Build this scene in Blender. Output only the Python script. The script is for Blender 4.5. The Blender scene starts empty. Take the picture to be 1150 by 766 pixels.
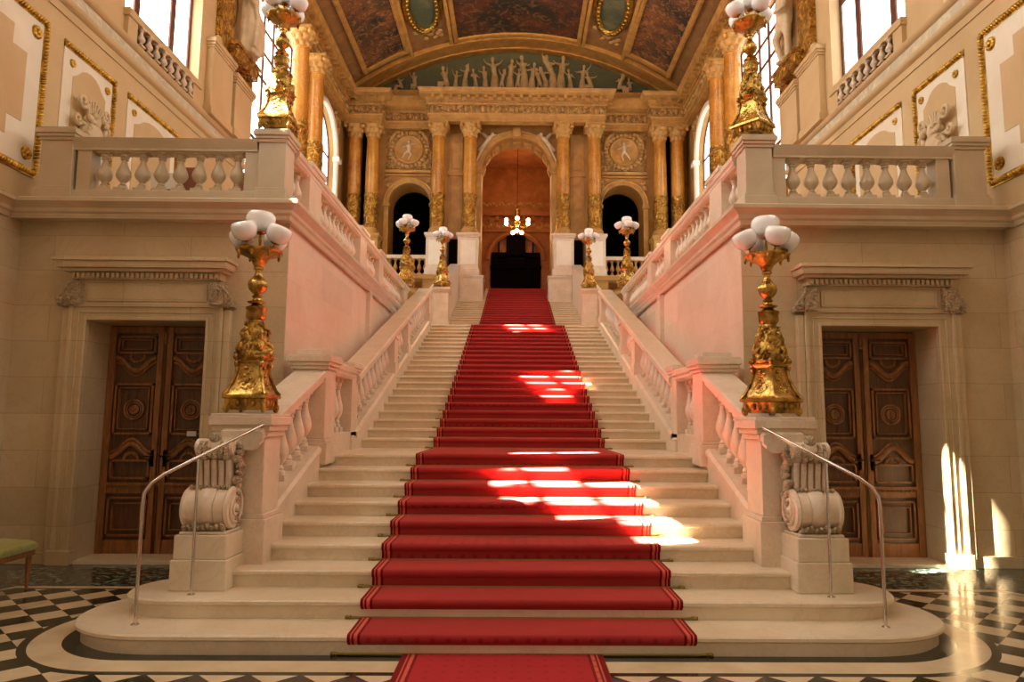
import bpy, bmesh, math, random
from mathutils import Vector, Matrix
random.seed(7)
SC = bpy.context.scene
COL = SC.collection
PI = math.pi
T, H = 0.4, 0.1369            # tread and riser
SW = 2.17                     # half width of the stair
CO, CW = 0.071, 1.222         # carpet centre and half width

def lin(r, g, b):
    f = lambda c: (c / 255 / 12.92) if c / 255 <= .04045 else ((c / 255 + .055) / 1.055) ** 2.4
    return (f(r), f(g), f(b), 1)

# ------------------------------------------------------------------ mesh builder
class MB:
    def __init__(s):
        s.v = []; s.f = []
    def add(s, vs, fs, M=None):
        n = len(s.v)
        for p in vs:
            p = Vector(p)
            s.v.append(tuple(M @ p) if M is not None else tuple(p))
        s.f += [tuple(n + i for i in f) for f in fs]
        return s
    def box(s, x0, x1, y0, y1, z0, z1, M=None):
        vs = [(x, y, z) for z in (z0, z1) for y in (y0, y1) for x in (x0, x1)]
        return s.add(vs, [(0, 2, 3, 1), (4, 5, 7, 6), (0, 1, 5, 4), (2, 6, 7, 3), (0, 4, 6, 2), (1, 3, 7, 5)], M)
    def lathe(s, prof, n=20, M=None, disp=None, sq=0):
        vs = []; fs = []
        m = len(prof)
        for r, z in prof:
            for i in range(n):
                a = 2 * PI * i / n
                rr = r
                if sq:
                    rr = r * (1 + sq * (1 / max(abs(math.cos(a)), abs(math.sin(a))) - 1))
                if disp:
                    rr *= disp(a, z)
                vs.append((rr * math.cos(a), rr * math.sin(a), z))
        for j in range(m - 1):
            for i in range(n):
                k = (i + 1) % n
                fs.append((j * n + i, j * n + k, (j + 1) * n + k, (j + 1) * n + i))
        fs.append(tuple(range(n))); fs.append(tuple((m - 1) * n + i for i in range(n)))
        return s.add(vs, fs, M)
    def ball(s, c, rx, ry=None, rz=None, n=12, m=8, M=None):
        ry = rx if ry is None else ry; rz = rx if rz is None else rz
        prof = [(max(math.sin(PI * j / m), .02), -math.cos(PI * j / m)) for j in range(m + 1)]
        K = Matrix.Translation(c) @ Matrix.Diagonal((rx, ry, rz, 1))
        return s.lathe(prof, n, (M @ K) if M is not None else K)
    def tube(s, pts, r, n=8, M=None, closed=False):
        pts = [Vector(p) for p in pts]
        rs = r if isinstance(r, (list, tuple)) else [r] * len(pts)
        vs = []; fs = []
        up = Vector((0, 0, 1)); N = len(pts); prev = None
        for i, p in enumerate(pts):
            if closed:
                t = (pts[(i + 1) % N] - pts[i - 1]).normalized()
            else:
                t = (pts[min(i + 1, N - 1)] - pts[max(i - 1, 0)]).normalized()
            if prev is None:
                a = t.cross(up)
                if a.length < .05: a = t.cross(Vector((1, 0, 0)))
            else:
                a = prev - t * prev.dot(t)
                if a.length < 1e-4: a = t.cross(up)
            a.normalize(); prev = a
            b = t.cross(a)
            for k in range(n):
                q = 2 * PI * k / n
                vs.append(p + (a * math.cos(q) + b * math.sin(q)) * rs[i])
        for i in range(N if closed else N - 1):
            i2 = (i + 1) % N
            for k in range(n):
                k2 = (k + 1) % n
                fs.append((i * n + k, i * n + k2, i2 * n + k2, i2 * n + k))
        if not closed:
            fs.append(tuple(range(n))); fs.append(tuple((N - 1) * n + k for k in range(n)))
        return s.add(vs, fs, M)
    def prism(s, poly, axis, a, b, M=None):
        """poly: 2D outline in the two other axes (in x,y,z order) extruded along axis from a to b"""
        def P(u, w, t):
            return (t, u, w) if axis == 'X' else (u, t, w) if axis == 'Y' else (u, w, t)
        n = len(poly)
        vs = [P(u, w, a) for u, w in poly] + [P(u, w, b) for u, w in poly]
        fs = [tuple(range(n)), tuple(range(2 * n - 1, n - 1, -1))] + [(i, (i + 1) % n, n + (i + 1) % n, n + i) for i in range(n)]
        return s.add(vs, fs, M)
    def sweep(s, prof, path, closed=False, M=None):
        """prof: outline of (d,z); d is measured to the left of the path direction in plan; path: (x,y,z)"""
        path = [Vector(p) for p in path]; N = len(path); m = len(prof)
        vs = []; fs = []
        for i, p in enumerate(path):
            def nrm(a, b):
                d = (b - a); d.z = 0
                d.normalize(); return Vector((-d.y, d.x, 0))
            if closed:
                n1 = nrm(path[i - 1], p); n2 = nrm(p, path[(i + 1) % N])
            else:
                n1 = nrm(path[i - 1], p) if i > 0 else None
                n2 = nrm(p, path[i + 1]) if i < N - 1 else None
                n1 = n1 or n2; n2 = n2 or n1
            q = n1 + n2
            q = q / max(q.length_squared / 2, .1) 
            for d, z in prof:
                vs.append(p + q * d + Vector((0, 0, z)))
        for i in range(N if closed else N - 1):
            i2 = (i + 1) % N
            for k in range(m):
                k2 = (k + 1) % m
                fs.append((i * m + k, i * m + k2, i2 * m + k2, i2 * m + k))
        if not closed:
            fs.append(tuple(range(m))); fs.append(tuple((N - 1) * m + k for k in range(m)))
        return s.add(vs, fs, M)
    def capsule(s, p, r, q, r2, n=10, M=None):
        p = Vector(p); q = Vector(q)
        t = (q - p)
        L = max(t.length, 1e-4); t = t / L
        pts = [p - t * r * .9, p - t * r * .6, p, q, q + t * r2 * .6, q + t * r2 * .9]
        return s.tube(pts, [r * .35, r * .8, r, r2, r2 * .8, r2 * .35], n, M)
    def mirror(s, x=-1):
        s.v = [(x * a, b, c) for a, b, c in s.v]; return s
    def mesh(s, name, mat, ang=35, smooth=True):
        me = bpy.data.meshes.new(name)
        me.from_pydata(s.v, [], s.f)
        bm = bmesh.new(); bm.from_mesh(me)
        bmesh.ops.recalc_face_normals(bm, faces=bm.faces)
        bm.to_mesh(me); bm.free()
        if smooth:
            for p in me.polygons: p.use_smooth = True
            me.set_sharp_from_angle(angle=math.radians(ang))
        me.materials.append(mat)
        return me
    def build(s, name, mat, parent=None, kind=None, ang=35, bevel=0, smooth=True, loc=None, remesh=0):
        me = s.mesh(name, mat, ang, smooth)
        o = bpy.data.objects.new(name, me); COL.objects.link(o)
        if loc is not None: o.location = loc
        if parent is not None: o.parent = parent
        if kind: o['kind'] = kind
        if bevel:
            b = o.modifiers.new('bevel', 'BEVEL'); b.width = bevel; b.segments = 2; b.limit_method = 'ANGLE'
            b.angle_limit = math.radians(40)
        if remesh:
            r = o.modifiers.new('remesh', 'REMESH'); r.mode = 'VOXEL'; r.voxel_size = remesh; r.use_smooth_shade = True
            sm = o.modifiers.new('smooth', 'SMOOTH'); sm.factor = .5; sm.iterations = 3
        return o

def tag(o, label, cat, group=None):
    o['label'] = label; o['category'] = cat
    if group: o['group'] = group
    return o
def thing(name, label, cat, loc=(0, 0, 0), group=None):
    o = bpy.data.objects.new(name, None); COL.objects.link(o); o.location = loc
    o.empty_display_size = .1
    return tag(o, label, cat, group)
def kids(o):
    return [c for c in bpy.data.objects if c.parent == o]
def inst(src, name, parent, loc, rotz=0, scale=None):
    c = bpy.data.objects.new(name, src); COL.objects.link(c); c.parent = parent; c.location = loc
    c.rotation_euler = (0, 0, rotz)
    if scale: c.scale = scale
    return c
def dup(root, loc=None, label=None, scale=None, rotz=None):
    def cp(o, par):
        c = o.copy(); COL.objects.link(c)
        if par is not None: c.parent = par
        for k in tree[o]: cp(k, c)
        return c
    tree = {}
    def walk(o):
        tree[o] = kids(o)
        for k in tree[o]: walk(k)
    walk(root)
    c = cp(root, None)
    if loc: c.location = loc
    if label: c['label'] = label
    if scale: c.scale = scale
    if rotz is not None: c.rotation_euler = (0, 0, rotz)
    return c

# ------------------------------------------------------------------ materials
def newmat(name):
    m = bpy.data.materials.new(name); m.use_nodes = True
    nt = m.node_tree; b = nt.nodes['Principled BSDF']
    return m, nt, b
def node(nt, t, **kw):
    n = nt.nodes.new(t)
    for k, v in kw.items():
        if k.startswith('i_'): n.inputs[k[2:].replace('_', ' ')].default_value = v
        else: setattr(n, k, v)
    return n
def ramp(nt, fac, stops):
    r = nt.nodes.new('ShaderNodeValToRGB')
    e = r.color_ramp.elements
    while len(e) < len(stops): e.new(.5)
    for k, (p, c) in enumerate(stops): e[k].position = p; e[k].color = c
    nt.links.new(fac, r.inputs[0]); return r.outputs[0]
def noise(nt, vec, scale, detail=4, rough=.55, dist=0):
    n = node(nt, 'ShaderNodeTexNoise'); n.inputs['Scale'].default_value = scale
    n.inputs['Detail'].default_value = detail; n.inputs['Roughness'].default_value = rough
    n.inputs['Distortion'].default_value = dist
    nt.links.new(vec, n.inputs['Vector']); return n.outputs['Fac']
def coords(nt, obj=False):
    if obj: return node(nt, 'ShaderNodeTexCoord').outputs['Object']
    return node(nt, 'ShaderNodeNewGeometry').outputs['Position']
def mix(nt, a, b, fac, mode='MIX'):
    m = node(nt, 'ShaderNodeMix', data_type='RGBA', blend_type=mode)
    for src, key in ((fac, 0), (a, 6), (b, 7)):
        if hasattr(src, 'links') or hasattr(src, 'is_linked'): nt.links.new(src, m.inputs[key])
        else: m.inputs[key].default_value = src
    return m.outputs[2]
def math_(nt, op, a, b=None, c=None, clamp=False):
    m = node(nt, 'ShaderNodeMath', operation=op); m.use_clamp = clamp
    for i, s in enumerate((a, b, c)):
        if s is None: continue
        if isinstance(s, (int, float)): m.inputs[i].default_value = s
        else: nt.links.new(s, m.inputs[i])
    return m.outputs[0]
def bump(nt, b, h, strength=.3, dist=.02):
    n = node(nt, 'ShaderNodeBump'); n.inputs['Strength'].default_value = strength; n.inputs['Distance'].default_value = dist
    nt.links.new(h, n.inputs['Height']); nt.links.new(n.outputs[0], b.inputs['Normal'])

def stone(name, c1, c2, rough=.35, joints=None, sc=1.5, joint_dark=.8, vein=None, bmp=0, bscale=20):
    m, nt, b = newmat(name)
    P = coords(nt)
    f = noise(nt, P, sc, 6, .6, .6)
    col = ramp(nt, f, [(.3, c1), (.7, c2)])
    if vein:
        w = noise(nt, P, sc * 2.2, 5, .65, 1.6)
        k = ramp(nt, w, [(.46, (0, 0, 0, 1)), (.5, (1, 1, 1, 1)), (.54, (0, 0, 0, 1))])
        k2 = math_(nt, 'MULTIPLY', k, .22)
        col = mix(nt, col, vein, k2)
    if joints:
        s = node(nt, 'ShaderNodeSeparateXYZ'); nt.links.new(P, s.inputs[0])
        c = node(nt, 'ShaderNodeCombineXYZ')
        nt.links.new(math_(nt, 'ADD', s.outputs[0], s.outputs[1]), c.inputs[0]); nt.links.new(s.outputs[2], c.inputs[1])
        br = node(nt, 'ShaderNodeTexBrick'); nt.links.new(c.outputs[0], br.inputs['Vector'])
        br.inputs['Scale'].default_value = 1; br.inputs['Mortar Size'].default_value = .004
        br.inputs['Brick Width'].default_value = joints[0]; br.inputs['Row Height'].default_value = joints[1]
        br.inputs['Color1'].default_value = (1, 1, 1, 1); br.inputs['Color2'].default_value = (.87, .86, .84, 1)
        br.inputs['Mortar'].default_value = (joint_dark, joint_dark * .97, joint_dark * .92, 1)
        br.inputs['Bias'].default_value = 0
        col = mix(nt, col, br.outputs['Color'], 1.0, 'MULTIPLY')
    nt.links.new(col, b.inputs['Base Color'])
    b.inputs['Roughness'].default_value = rough
    b.inputs['Specular IOR Level'].default_value = .5
    if bmp:
        bump(nt, b, noise(nt, P, bscale, 4, .6), bmp, .03)
    return m

M = {}
M['stair'] = stone('stair_stone', lin(232, 219, 194), lin(212, 196, 166), .32, sc=1.2, vein=lin(190, 160, 120))
M['wall'] = stone('wall_marble', lin(216, 198, 164), lin(198, 176, 138), .25, joints=(1.6, .42), joint_dark=.72, sc=.8, vein=lin(190, 156, 110))
M['flank'] = stone('flank_marble', lin(232, 212, 190), lin(218, 194, 168), .35, joints=(1.8, .47), sc=.8, joint_dark=.88, vein=lin(210, 170, 135))
M['balus'] = stone('balustrade_marble', lin(232, 216, 194), lin(214, 194, 166), .28, sc=2.0, vein=lin(186, 150, 118))
M['gallery'] = stone('gallery_stone', lin(206, 190, 162), lin(188, 170, 138), .35, sc=2.0)
M['plaster'] = stone('upper_wall_plaster', lin(212, 184, 138), lin(196, 166, 118), .6, sc=.7)
M['panelwhite'] = stone('panel_white', lin(242, 232, 212), lin(232, 220, 196), .6, sc=2)
M['nave'] = stone('nave_stone', lin(194, 148, 76), lin(158, 112, 50), .5, joints=(1.4, .5), sc=1.0, joint_dark=.85)
M['navetrim'] = stone('nave_trim_stone', lin(208, 162, 84), lin(172, 124, 58), .45, sc=2.5, bmp=.25, bscale=9)
M['relief'] = stone('relief_stone', lin(204, 164, 94), lin(156, 114, 56), .55, sc=3, bmp=.5, bscale=12)
M['statue'] = stone('statue_plaster', lin(222, 202, 168), lin(196, 172, 132), .5, sc=4)
M['figure'] = stone('relief_figure_stone', lin(196, 170, 120), lin(150, 124, 82), .55, sc=5)
M['column'] = stone('column_marble', lin(206, 146, 58), lin(160, 98, 32), .18, sc=1.4, vein=lin(236, 190, 110))
M['cornice'] = stone('cornice_moulding', lin(200, 154, 80), lin(160, 116, 54), .45, sc=3)
M['vest'] = stone('vestibule_stone', lin(190, 126, 76), lin(150, 92, 50), .6, sc=2)
M['vault'] = stone('vault_stucco', lin(158, 120, 68), lin(126, 92, 48), .6, sc=2.5, bmp=.3, bscale=5)

def simple(name, col, rough=.5, metal=0, **kw):
    m, nt, b = newmat(name)
    b.inputs['Base Color'].default_value = col; b.inputs['Roughness'].default_value = rough; b.inputs['Metallic'].default_value = metal
    for k, v in kw.items(): b.inputs[k.replace('_', ' ')].default_value = v
    return m
def gold(name, c1, c2, rough=.3, bscale=30, bs=.6):
    m, nt, b = newmat(name)
    P = coords(nt, True)
    f = noise(nt, P, 9, 4, .6)
    nt.links.new(ramp(nt, f, [(.35, c1), (.6, c2)]), b.inputs['Base Color'])
    b.inputs['Metallic'].default_value = .95; b.inputs['Roughness'].default_value = rough
    bump(nt, b, noise(nt, P, bscale, 3, .6, .8), bs, .012)
    return m
M['gold'] = gold('gilded_bronze', lin(98, 68, 24), lin(206, 166, 82), .3, 34, 1.0)
M['goldsm'] = gold('gilded_bronze_smooth', lin(134, 98, 38), lin(210, 172, 92), .26, 26, .45)
M['goldframe'] = gold('gilded_moulding', lin(160, 116, 30), lin(232, 194, 96), .3, 20, .3)
M['brass'] = simple('brass', lin(150, 128, 62), .3, 1)
M['steel'] = simple('polished_steel', lin(206, 196, 186), .18, 1)
M['iron'] = simple('dark_iron', lin(52, 42, 34), .4, .8)
M['winframe'] = simple('window_wood', lin(96, 50, 32), .45)
M['olive'] = simple('olive_shade', lin(92, 80, 54), .7)  # tone of the shade painted behind the window balusters
M['black'] = simple('black_board', lin(22, 20, 18), .5)
M['brown'] = simple('brown_board', lin(120, 66, 36), .5)
M['white'] = simple('white_card', lin(225, 222, 214), .6)

def wood(name, c1, c2):
    m, nt, b = newmat(name)
    P = coords(nt)
    mp = node(nt, 'ShaderNodeMapping'); mp.inputs['Scale'].default_value = (9, 9, 1.2); nt.links.new(P, mp.inputs[0])
    f = noise(nt, mp.outputs[0], 2.2, 6, .65, 1.2)
    nt.links.new(ramp(nt, f, [(.3, c1), (.7, c2)]), b.inputs['Base Color'])
    b.inputs['Roughness'].default_value = .38
    bump(nt, b, f, .15, .01)
    return m
M['wood'] = wood('carved_door_oak', lin(104, 66, 34), lin(164, 108, 56))
M['wooddark'] = wood('door_panel_oak', lin(66, 42, 22), lin(108, 72, 38))
M['door_and_shade'] = simple('dark_portal_wood_and_shade', lin(10, 7, 5), .85, Specular_IOR_Level=.08)  # portal wood, also the shade painted in beside the far columns

def carpet_mat(name, off, half, base, pattern=True):
    m, nt, b = newmat(name)
    P = coords(nt)
    s = node(nt, 'ShaderNodeSeparateXYZ'); nt.links.new(P, s.inputs[0])
    d = math_(nt, 'ABSOLUTE', math_(nt, 'SUBTRACT', s.outputs[0], off))
    e = math_(nt, 'SUBTRACT', half, d)     # distance from the edge
    sc = math_(nt, 'MULTIPLY', e, 4)
    light = lin(210, 100, 84)
    dark = lin(112, 8, 14)
    col = ramp(nt, sc, [(0, dark), (.16, dark), (.17, light), (.2, light), (.21, dark), (.26, dark), (.27, light), (.36, light), (.37, dark), (.44, dark), (.45, base), (1, base)])
    f = noise(nt, P, 120, 2, .7)
    g = noise(nt, P, 2.5, 3, .6)
    col = mix(nt, col, (1.35, 1.2, 1.2, 1), math_(nt, 'MULTIPLY', f, .7), 'MULTIPLY')
    col = mix(nt, col, (.72, .7, .7, 1), g, 'MULTIPLY')
    # small woven dots on a square net
    v = node(nt, 'ShaderNodeVectorMath', operation='MULTIPLY'); nt.links.new(P, v.inputs[0]); v.inputs[1].default_value = (9, 9, 9)
    vo = node(nt, 'ShaderNodeTexVoronoi'); vo.inputs['Randomness'].default_value = 0; vo.inputs['Scale'].default_value = 1
    nt.links.new(v.outputs[0], vo.inputs['Vector'])
    dot = ramp(nt, vo.outputs['Distance'], [(.0, (1, 1, 1, 1)), (.16, (1, 1, 1, 1)), (.22, (0, 0, 0, 1))])
    col = mix(nt, col, lin(110, 14, 18), math_(nt, 'MULTIPLY', dot, .4))
    nt.links.new(col, b.inputs['Base Color'])
    b.inputs['Roughness'].default_value = .95
    b.inputs['Sheen Weight'].default_value = .35; b.inputs['Sheen Roughness'].default_value = .5
    b.inputs['Sheen Tint'].default_value = lin(220, 120, 110)
    b.inputs['Specular IOR Level'].default_value = .15
    bump(nt, b, f, .4, .004)
    return m
M['carpet'] = carpet_mat('red_carpet', CO, CW + .02, lin(164, 56, 54))
M['rug'] = carpet_mat('red_runner', -.066, .70, lin(172, 42, 50))

def floor_mat():
    m, nt, b = newmat('inlaid_marble_floor')
    P = coords(nt)
    s = node(nt, 'ShaderNodeSeparateXYZ'); nt.links.new(P, s.inputs[0])
    X, Y = s.outputs[0], s.outputs[1]
    ax = math_(nt, 'ABSOLUTE', X)
    # 45 degree checker; diagonal .333 in x
    k = 1 / .333
    u = math_(nt, 'MULTIPLY', math_(nt, 'ADD', X, Y), k)
    w = math_(nt, 'MULTIPLY', math_(nt, 'SUBTRACT', X, Y), k)
    fu = math_(nt, 'FLOOR', math_(nt, 'ADD', u, .12)); fw = math_(nt, 'FLOOR', math_(nt, 'ADD', w, .03))
    par = math_(nt, 'PINGPONG', math_(nt, 'ADD', fu, fw), 1)
    white = ramp(nt, noise(nt, P, 3, 5), [(.3, lin(224, 208, 176)), (.7, lin(200, 182, 148))])
    dark = ramp(nt, noise(nt, P, 5, 5), [(.3, lin(30, 34, 28)), (.7, lin(52, 52, 44))])
    green = ramp(nt, noise(nt, P, 13, 3, .7), [(.46, lin(16, 30, 28)), (.5, lin(38, 60, 56)), (.55, lin(120, 132, 118))])
    col = mix(nt, white, dark, math_(nt, 'ROUND', par))
    # distance outside the stadium round the first step
    dx = math_(nt, 'MAXIMUM', math_(nt, 'SUBTRACT', ax, 2.66), 0)
    dy = math_(nt, 'SUBTRACT', Y, .63)
    d = math_(nt, 'SUBTRACT', math_(nt, 'SQRT', math_(nt, 'ADD', math_(nt, 'MULTIPLY', dx, dx), math_(nt, 'MULTIPLY', dy, dy))), .65)
    in1 = math_(nt, 'LESS_THAN', d, .345); in2 = math_(nt, 'LESS_THAN', d, .285); in3 = math_(nt, 'LESS_THAN', d, .075)
    # border along the door wall
    q = math_(nt, 'MAXIMUM', math_(nt, 'SUBTRACT', Y, 1.97), math_(nt, 'SUBTRACT', math_(nt, 'ADD', ax, math_(nt, 'MULTIPLY', Y, .55)), 5.9))
    o1 = math_(nt, 'GREATER_THAN', q, -.09); o2 = math_(nt, 'GREATER_THAN', q, -.05); o3 = math_(nt, 'GREATER_THAN', q, .03)
    col = mix(nt, col, dark, o1); col = mix(nt, col, white, o2); col = mix(nt, col, green, o3)
    col = mix(nt, col, dark, in1); col = mix(nt, col, white, in2); col = mix(nt, col, dark, in3)
    nt.links.new(col, b.inputs['Base Color'])
    b.inputs['Roughness'].default_value = .16
    return m
M['floor'] = floor_mat()

def painting(name, dark, warm, mid, sc=1.0, seed=0, figs=.5):
    m, nt, b = newmat(name)
    P0 = coords(nt)
    mp = node(nt, 'ShaderNodeMapping'); mp.inputs['Location'].default_value = (seed, seed * 1.7, 0); nt.links.new(P0, mp.inputs[0])
    P = mp.outputs[0]
    a = noise(nt, P, .55 * sc, 3, .5, 1.0)
    col = ramp(nt, a, [(.35, dark), (.5, mid), (.62, warm)])
    f = noise(nt, P, 2.3 * sc, 5, .6, 1.8)
    k = ramp(nt, f, [(.52, (0, 0, 0, 1)), (.6, (1, 1, 1, 1))])
    col = mix(nt, col, lin(150, 110, 70), math_(nt, 'MULTIPLY', k, figs))
    g = noise(nt, P, 3.1 * sc, 4, .6, 2.0)
    k = ramp(nt, g, [(.56, (0, 0, 0, 1)), (.62, (1, 1, 1, 1))])
    col = mix(nt, col, dark, math_(nt, 'MULTIPLY', k, .8))
    nt.links.new(col, b.inputs['Base Color']); b.inputs['Roughness'].default_value = .6
    return m
M['paintc'] = painting('ceiling_canvas_centre', lin(14, 18, 15), lin(78, 40, 22), lin(30, 28, 22), .9, 3, .3)
M['paints'] = painting('ceiling_canvas_side', lin(30, 30, 24), lin(112, 70, 36), lin(76, 52, 30), 1.5, 9, .7)
M['paintg'] = painting('green_ground', lin(58, 70, 54), lin(92, 96, 70), lin(70, 82, 60), 1.0, 1, .15)
M['lunette'] = stone('lunette_green', lin(58, 64, 42), lin(38, 46, 34), .7, sc=3)

def ornament(name, c1, c2, metal=0, scale=10, strength=1.0, rough=.45):
    m, nt, b = newmat(name)
    P = coords(nt)
    vo = node(nt, 'ShaderNodeTexVoronoi', feature='SMOOTH_F1'); vo.inputs['Scale'].default_value = scale
    d = noise(nt, P, scale * .7, 2, .5)
    dv = node(nt, 'ShaderNodeVectorMath', operation='ADD'); nt.links.new(P, dv.inputs[0])
    cmb = node(nt, 'ShaderNodeCombineXYZ'); nt.links.new(d, cmb.inputs[0]); nt.links.new(d, cmb.inputs[1]); nt.links.new(d, cmb.inputs[2])
    nt.links.new(cmb.outputs[0], dv.inputs[1]); nt.links.new(dv.outputs[0], vo.inputs['Vector'])
    nt.links.new(ramp(nt, vo.outputs['Distance'], [(.1, c2), (.55, c1)]), b.inputs['Base Color'])
    b.inputs['Metallic'].default_value = metal; b.inputs['Roughness'].default_value = rough
    h = math_(nt, 'SUBTRACT', 1, vo.outputs['Distance'])
    bump(nt, b, h, strength, .06)
    return m
M['goldrel'] = ornament('gilded_relief', lin(140, 92, 26), lin(232, 184, 84), .7, 8, 1, .35)
M['stucco'] = ornament('stucco_relief', lin(138, 98, 44), lin(216, 172, 96), 0, 7, .9, .5)
M['frieze'] = ornament('painted_frieze', lin(196, 186, 158), lin(222, 208, 176), 0, 5, .5, .6)
M['acan'] = ornament('carved_marble', lin(180, 158, 126), lin(222, 202, 168), 0, 14, .8, .5)

def emit(name, col, s):
    m = bpy.data.materials.new(name); m.use_nodes = True; nt = m.node_tree; nt.nodes.clear()
    e = nt.nodes.new('ShaderNodeEmission'); e.inputs[0].default_value = col; e.inputs[1].default_value = s
    o = nt.nodes.new('ShaderNodeOutputMaterial'); nt.links.new(e.outputs[0], o.inputs[0]); return m
WIN = 5.0
M['pane'] = emit('frosted_daylit_pane', (1.0, .955, .90, 1), WIN)
M['paneleft'] = emit('frosted_pane_sunny_side', (1.0, .95, .88, 1), 9.5)
M['panefill'] = emit('added_fill_pane', (1.0, .90, .76, 1), .8)  # added glow behind the camera, fills the hall from the front
M['bulb'] = emit('lit_globe', (1, .72, .38, 1), 30)
m = bpy.data.materials.new('clear_pane'); m.use_nodes = True; nt = m.node_tree; nt.nodes.clear()
a = nt.nodes.new('ShaderNodeBsdfTransparent'); g = nt.nodes.new('ShaderNodeBsdfGlossy'); g.inputs['Roughness'].default_value = .02
x = nt.nodes.new('ShaderNodeMixShader'); x.inputs[0].default_value = .06; o = nt.nodes.new('ShaderNodeOutputMaterial')
nt.links.new(a.outputs[0], x.inputs[1]); nt.links.new(g.outputs[0], x.inputs[2]); nt.links.new(x.outputs[0], o.inputs[0])
M['clear'] = m
m, nt, b = newmat('opal_glass')
b.inputs['Base Color'].default_value = lin(248, 246, 244); b.inputs['Roughness'].default_value = .12
b.inputs['Subsurface Weight'].default_value = .6; b.inputs['Subsurface Radius'].default_value = (.1, .1, .1); b.inputs['Subsurface Scale'].default_value = .5
b.inputs['Coat Weight'].default_value = .5
M['opal'] = m
m, nt, b = newmat('green_velvet')
nt.links.new(ramp(nt, noise(nt, coords(nt), 40, 3), [(.3, lin(126, 128, 44)), (.7, lin(158, 156, 60))]), b.inputs['Base Color'])
b.inputs['Roughness'].default_value = .85; b.inputs['Sheen Weight'].default_value = .4
M['velvet'] = m

SIDE = {-1: 'left', 1: 'right'}
trim_i = [0]
def trim(mb, mat, **kw):
    trim_i[0] += 1
    return mb.build('trim_%d' % trim_i[0], mat, kind='structure', **kw)

# ------------------------------------------------------------------ camera
cam = bpy.data.cameras.new('camera'); co = bpy.data.objects.new('camera', cam); COL.objects.link(co)
cam.lens = 36 * 780 / 1150; cam.sensor_width = 36; cam.shift_x = -11.8 / 1150; cam.clip_end = 200
ti, ro, ya = .1136, .0066, -.0105
R = Vector((math.cos(ya), math.sin(ya), 0)); F = Vector((-math.sin(ya) * math.cos(ti), math.cos(ya) * math.cos(ti), math.sin(ti)))
U = R.cross(F) * 1.0
U.normalize()
R2 = R * math.cos(ro) + U * math.sin(ro); U2 = U * math.cos(ro) - R * math.sin(ro)
co.matrix_world = Matrix(((R2.x, U2.x, -F.x, .004), (R2.y, U2.y, -F.y, -5.054), (R2.z, U2.z, -F.z, 1.6377), (0, 0, 0, 1)))
SC.camera = co

# ------------------------------------------------------------------ floor
fm = MB().box(-5.9, 5.9, -9.0, 3.6, -.3, 0)
fm.build('floor', M['floor'], kind='structure')

# ------------------------------------------------------------------ stairs
def Zn(Y):       # nosing line of flight 2
    return H * (10 + (Y - 4.955) / T)
def nos1(Y):
    return H * (1 + Y / T)
Y10, Y31 = 4.955, 15.57
def stepYZ(k):
    if k <= 9: return (k - 1) * T, k * H
    if k <= 30: return Y10 + (k - 10) * T, k * H
    return Y31 + (k - 31) * T, k * H
NTOP = 53
stair = thing('staircase', 'grand cream marble staircase rising between the two side galleries', 'staircase', (0, 0, 0))
def nosing(z, back):
    """profile in (y,z) of a step front with a rounded nosing, y measured back from the nosing"""
    return [(0.012, z), (0.0, z - .012), (0.0, z - .032), (.012, z - .044), (.03, z - .048), (.036, z - .062), (.036, z - H - .001), (back, z - H - .001), (back, z)]
def outline(pts, n=8):
    P = [pts[0]] + pts + [pts[-1]]; out = []
    for i in range(1, len(P) - 2):
        p0, p1, p2, p3 = (Vector(P[j]) for j in (i - 1, i, i + 1, i + 2))
        for k in range(n):
            t = k / n
            out.append(.5 * ((2 * p1) + (-p0 + p2) * t + (2 * p0 - 5 * p1 + 4 * p2 - p3) * t * t + (-p0 + 3 * p1 - 3 * p2 + p3) * t ** 3))
    out.append(Vector(P[-2])); return out
L1 = outline([(-1.8, 0), (-2.35, 0), (-2.64, .004), (-2.88, .05), (-3.07, .15), (-3.22, .29), (-3.31, .48), (-3.33, .68), (-3.29, .88), (-3.16, 1.08), (-2.9, 1.25), (-2.5, 1.35)], 4)
L2 = outline([(-1.8, .4), (-2.3, .4), (-2.62, .4), (-2.8, .43), (-2.93, .5), (-3.02, .61), (-3.06, .75), (-3.05, .91), (-2.98, 1.05), (-2.85, 1.16), (-2.6, 1.24), (-2.5, 1.25)], 4)
for L, k in ((L1, 1), (L2, 2)):
    z = k * H
    path = [(p.x, p.y, 0) for p in L]
    full = [(-x, y, 0) for x, y, _ in path][::-1] + path      # runs right to left: inside is on the left side
    mb = MB()
    # direction right->left along the front, left normal of (-1,0) is (0,-1) = outwards, so use negative d for inwards
    prof = [(-.012, z), (0, z - .012), (0, z - .034), (-.014, z - .046), (-.034, z - .05), (-.045, z - .07), (-.045, z - H), (-.3, z - H), (-.3, z)]
    full = [Vector(p) for p in full]
    mb.sweep(prof, full)
    inner = [(x * .9, .2 + y * .8) for x, y, _ in full]
    # top slab filling the inside
    n = len(full)
    top = [(p.x * .985, p.y + (.02 if p.y < .9 else -.02)) for p in full]
    mb.prism(top, 'Z', z - H, z - .0004)
    mb.build('step', M['stair'], stair, ang=30)
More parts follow.
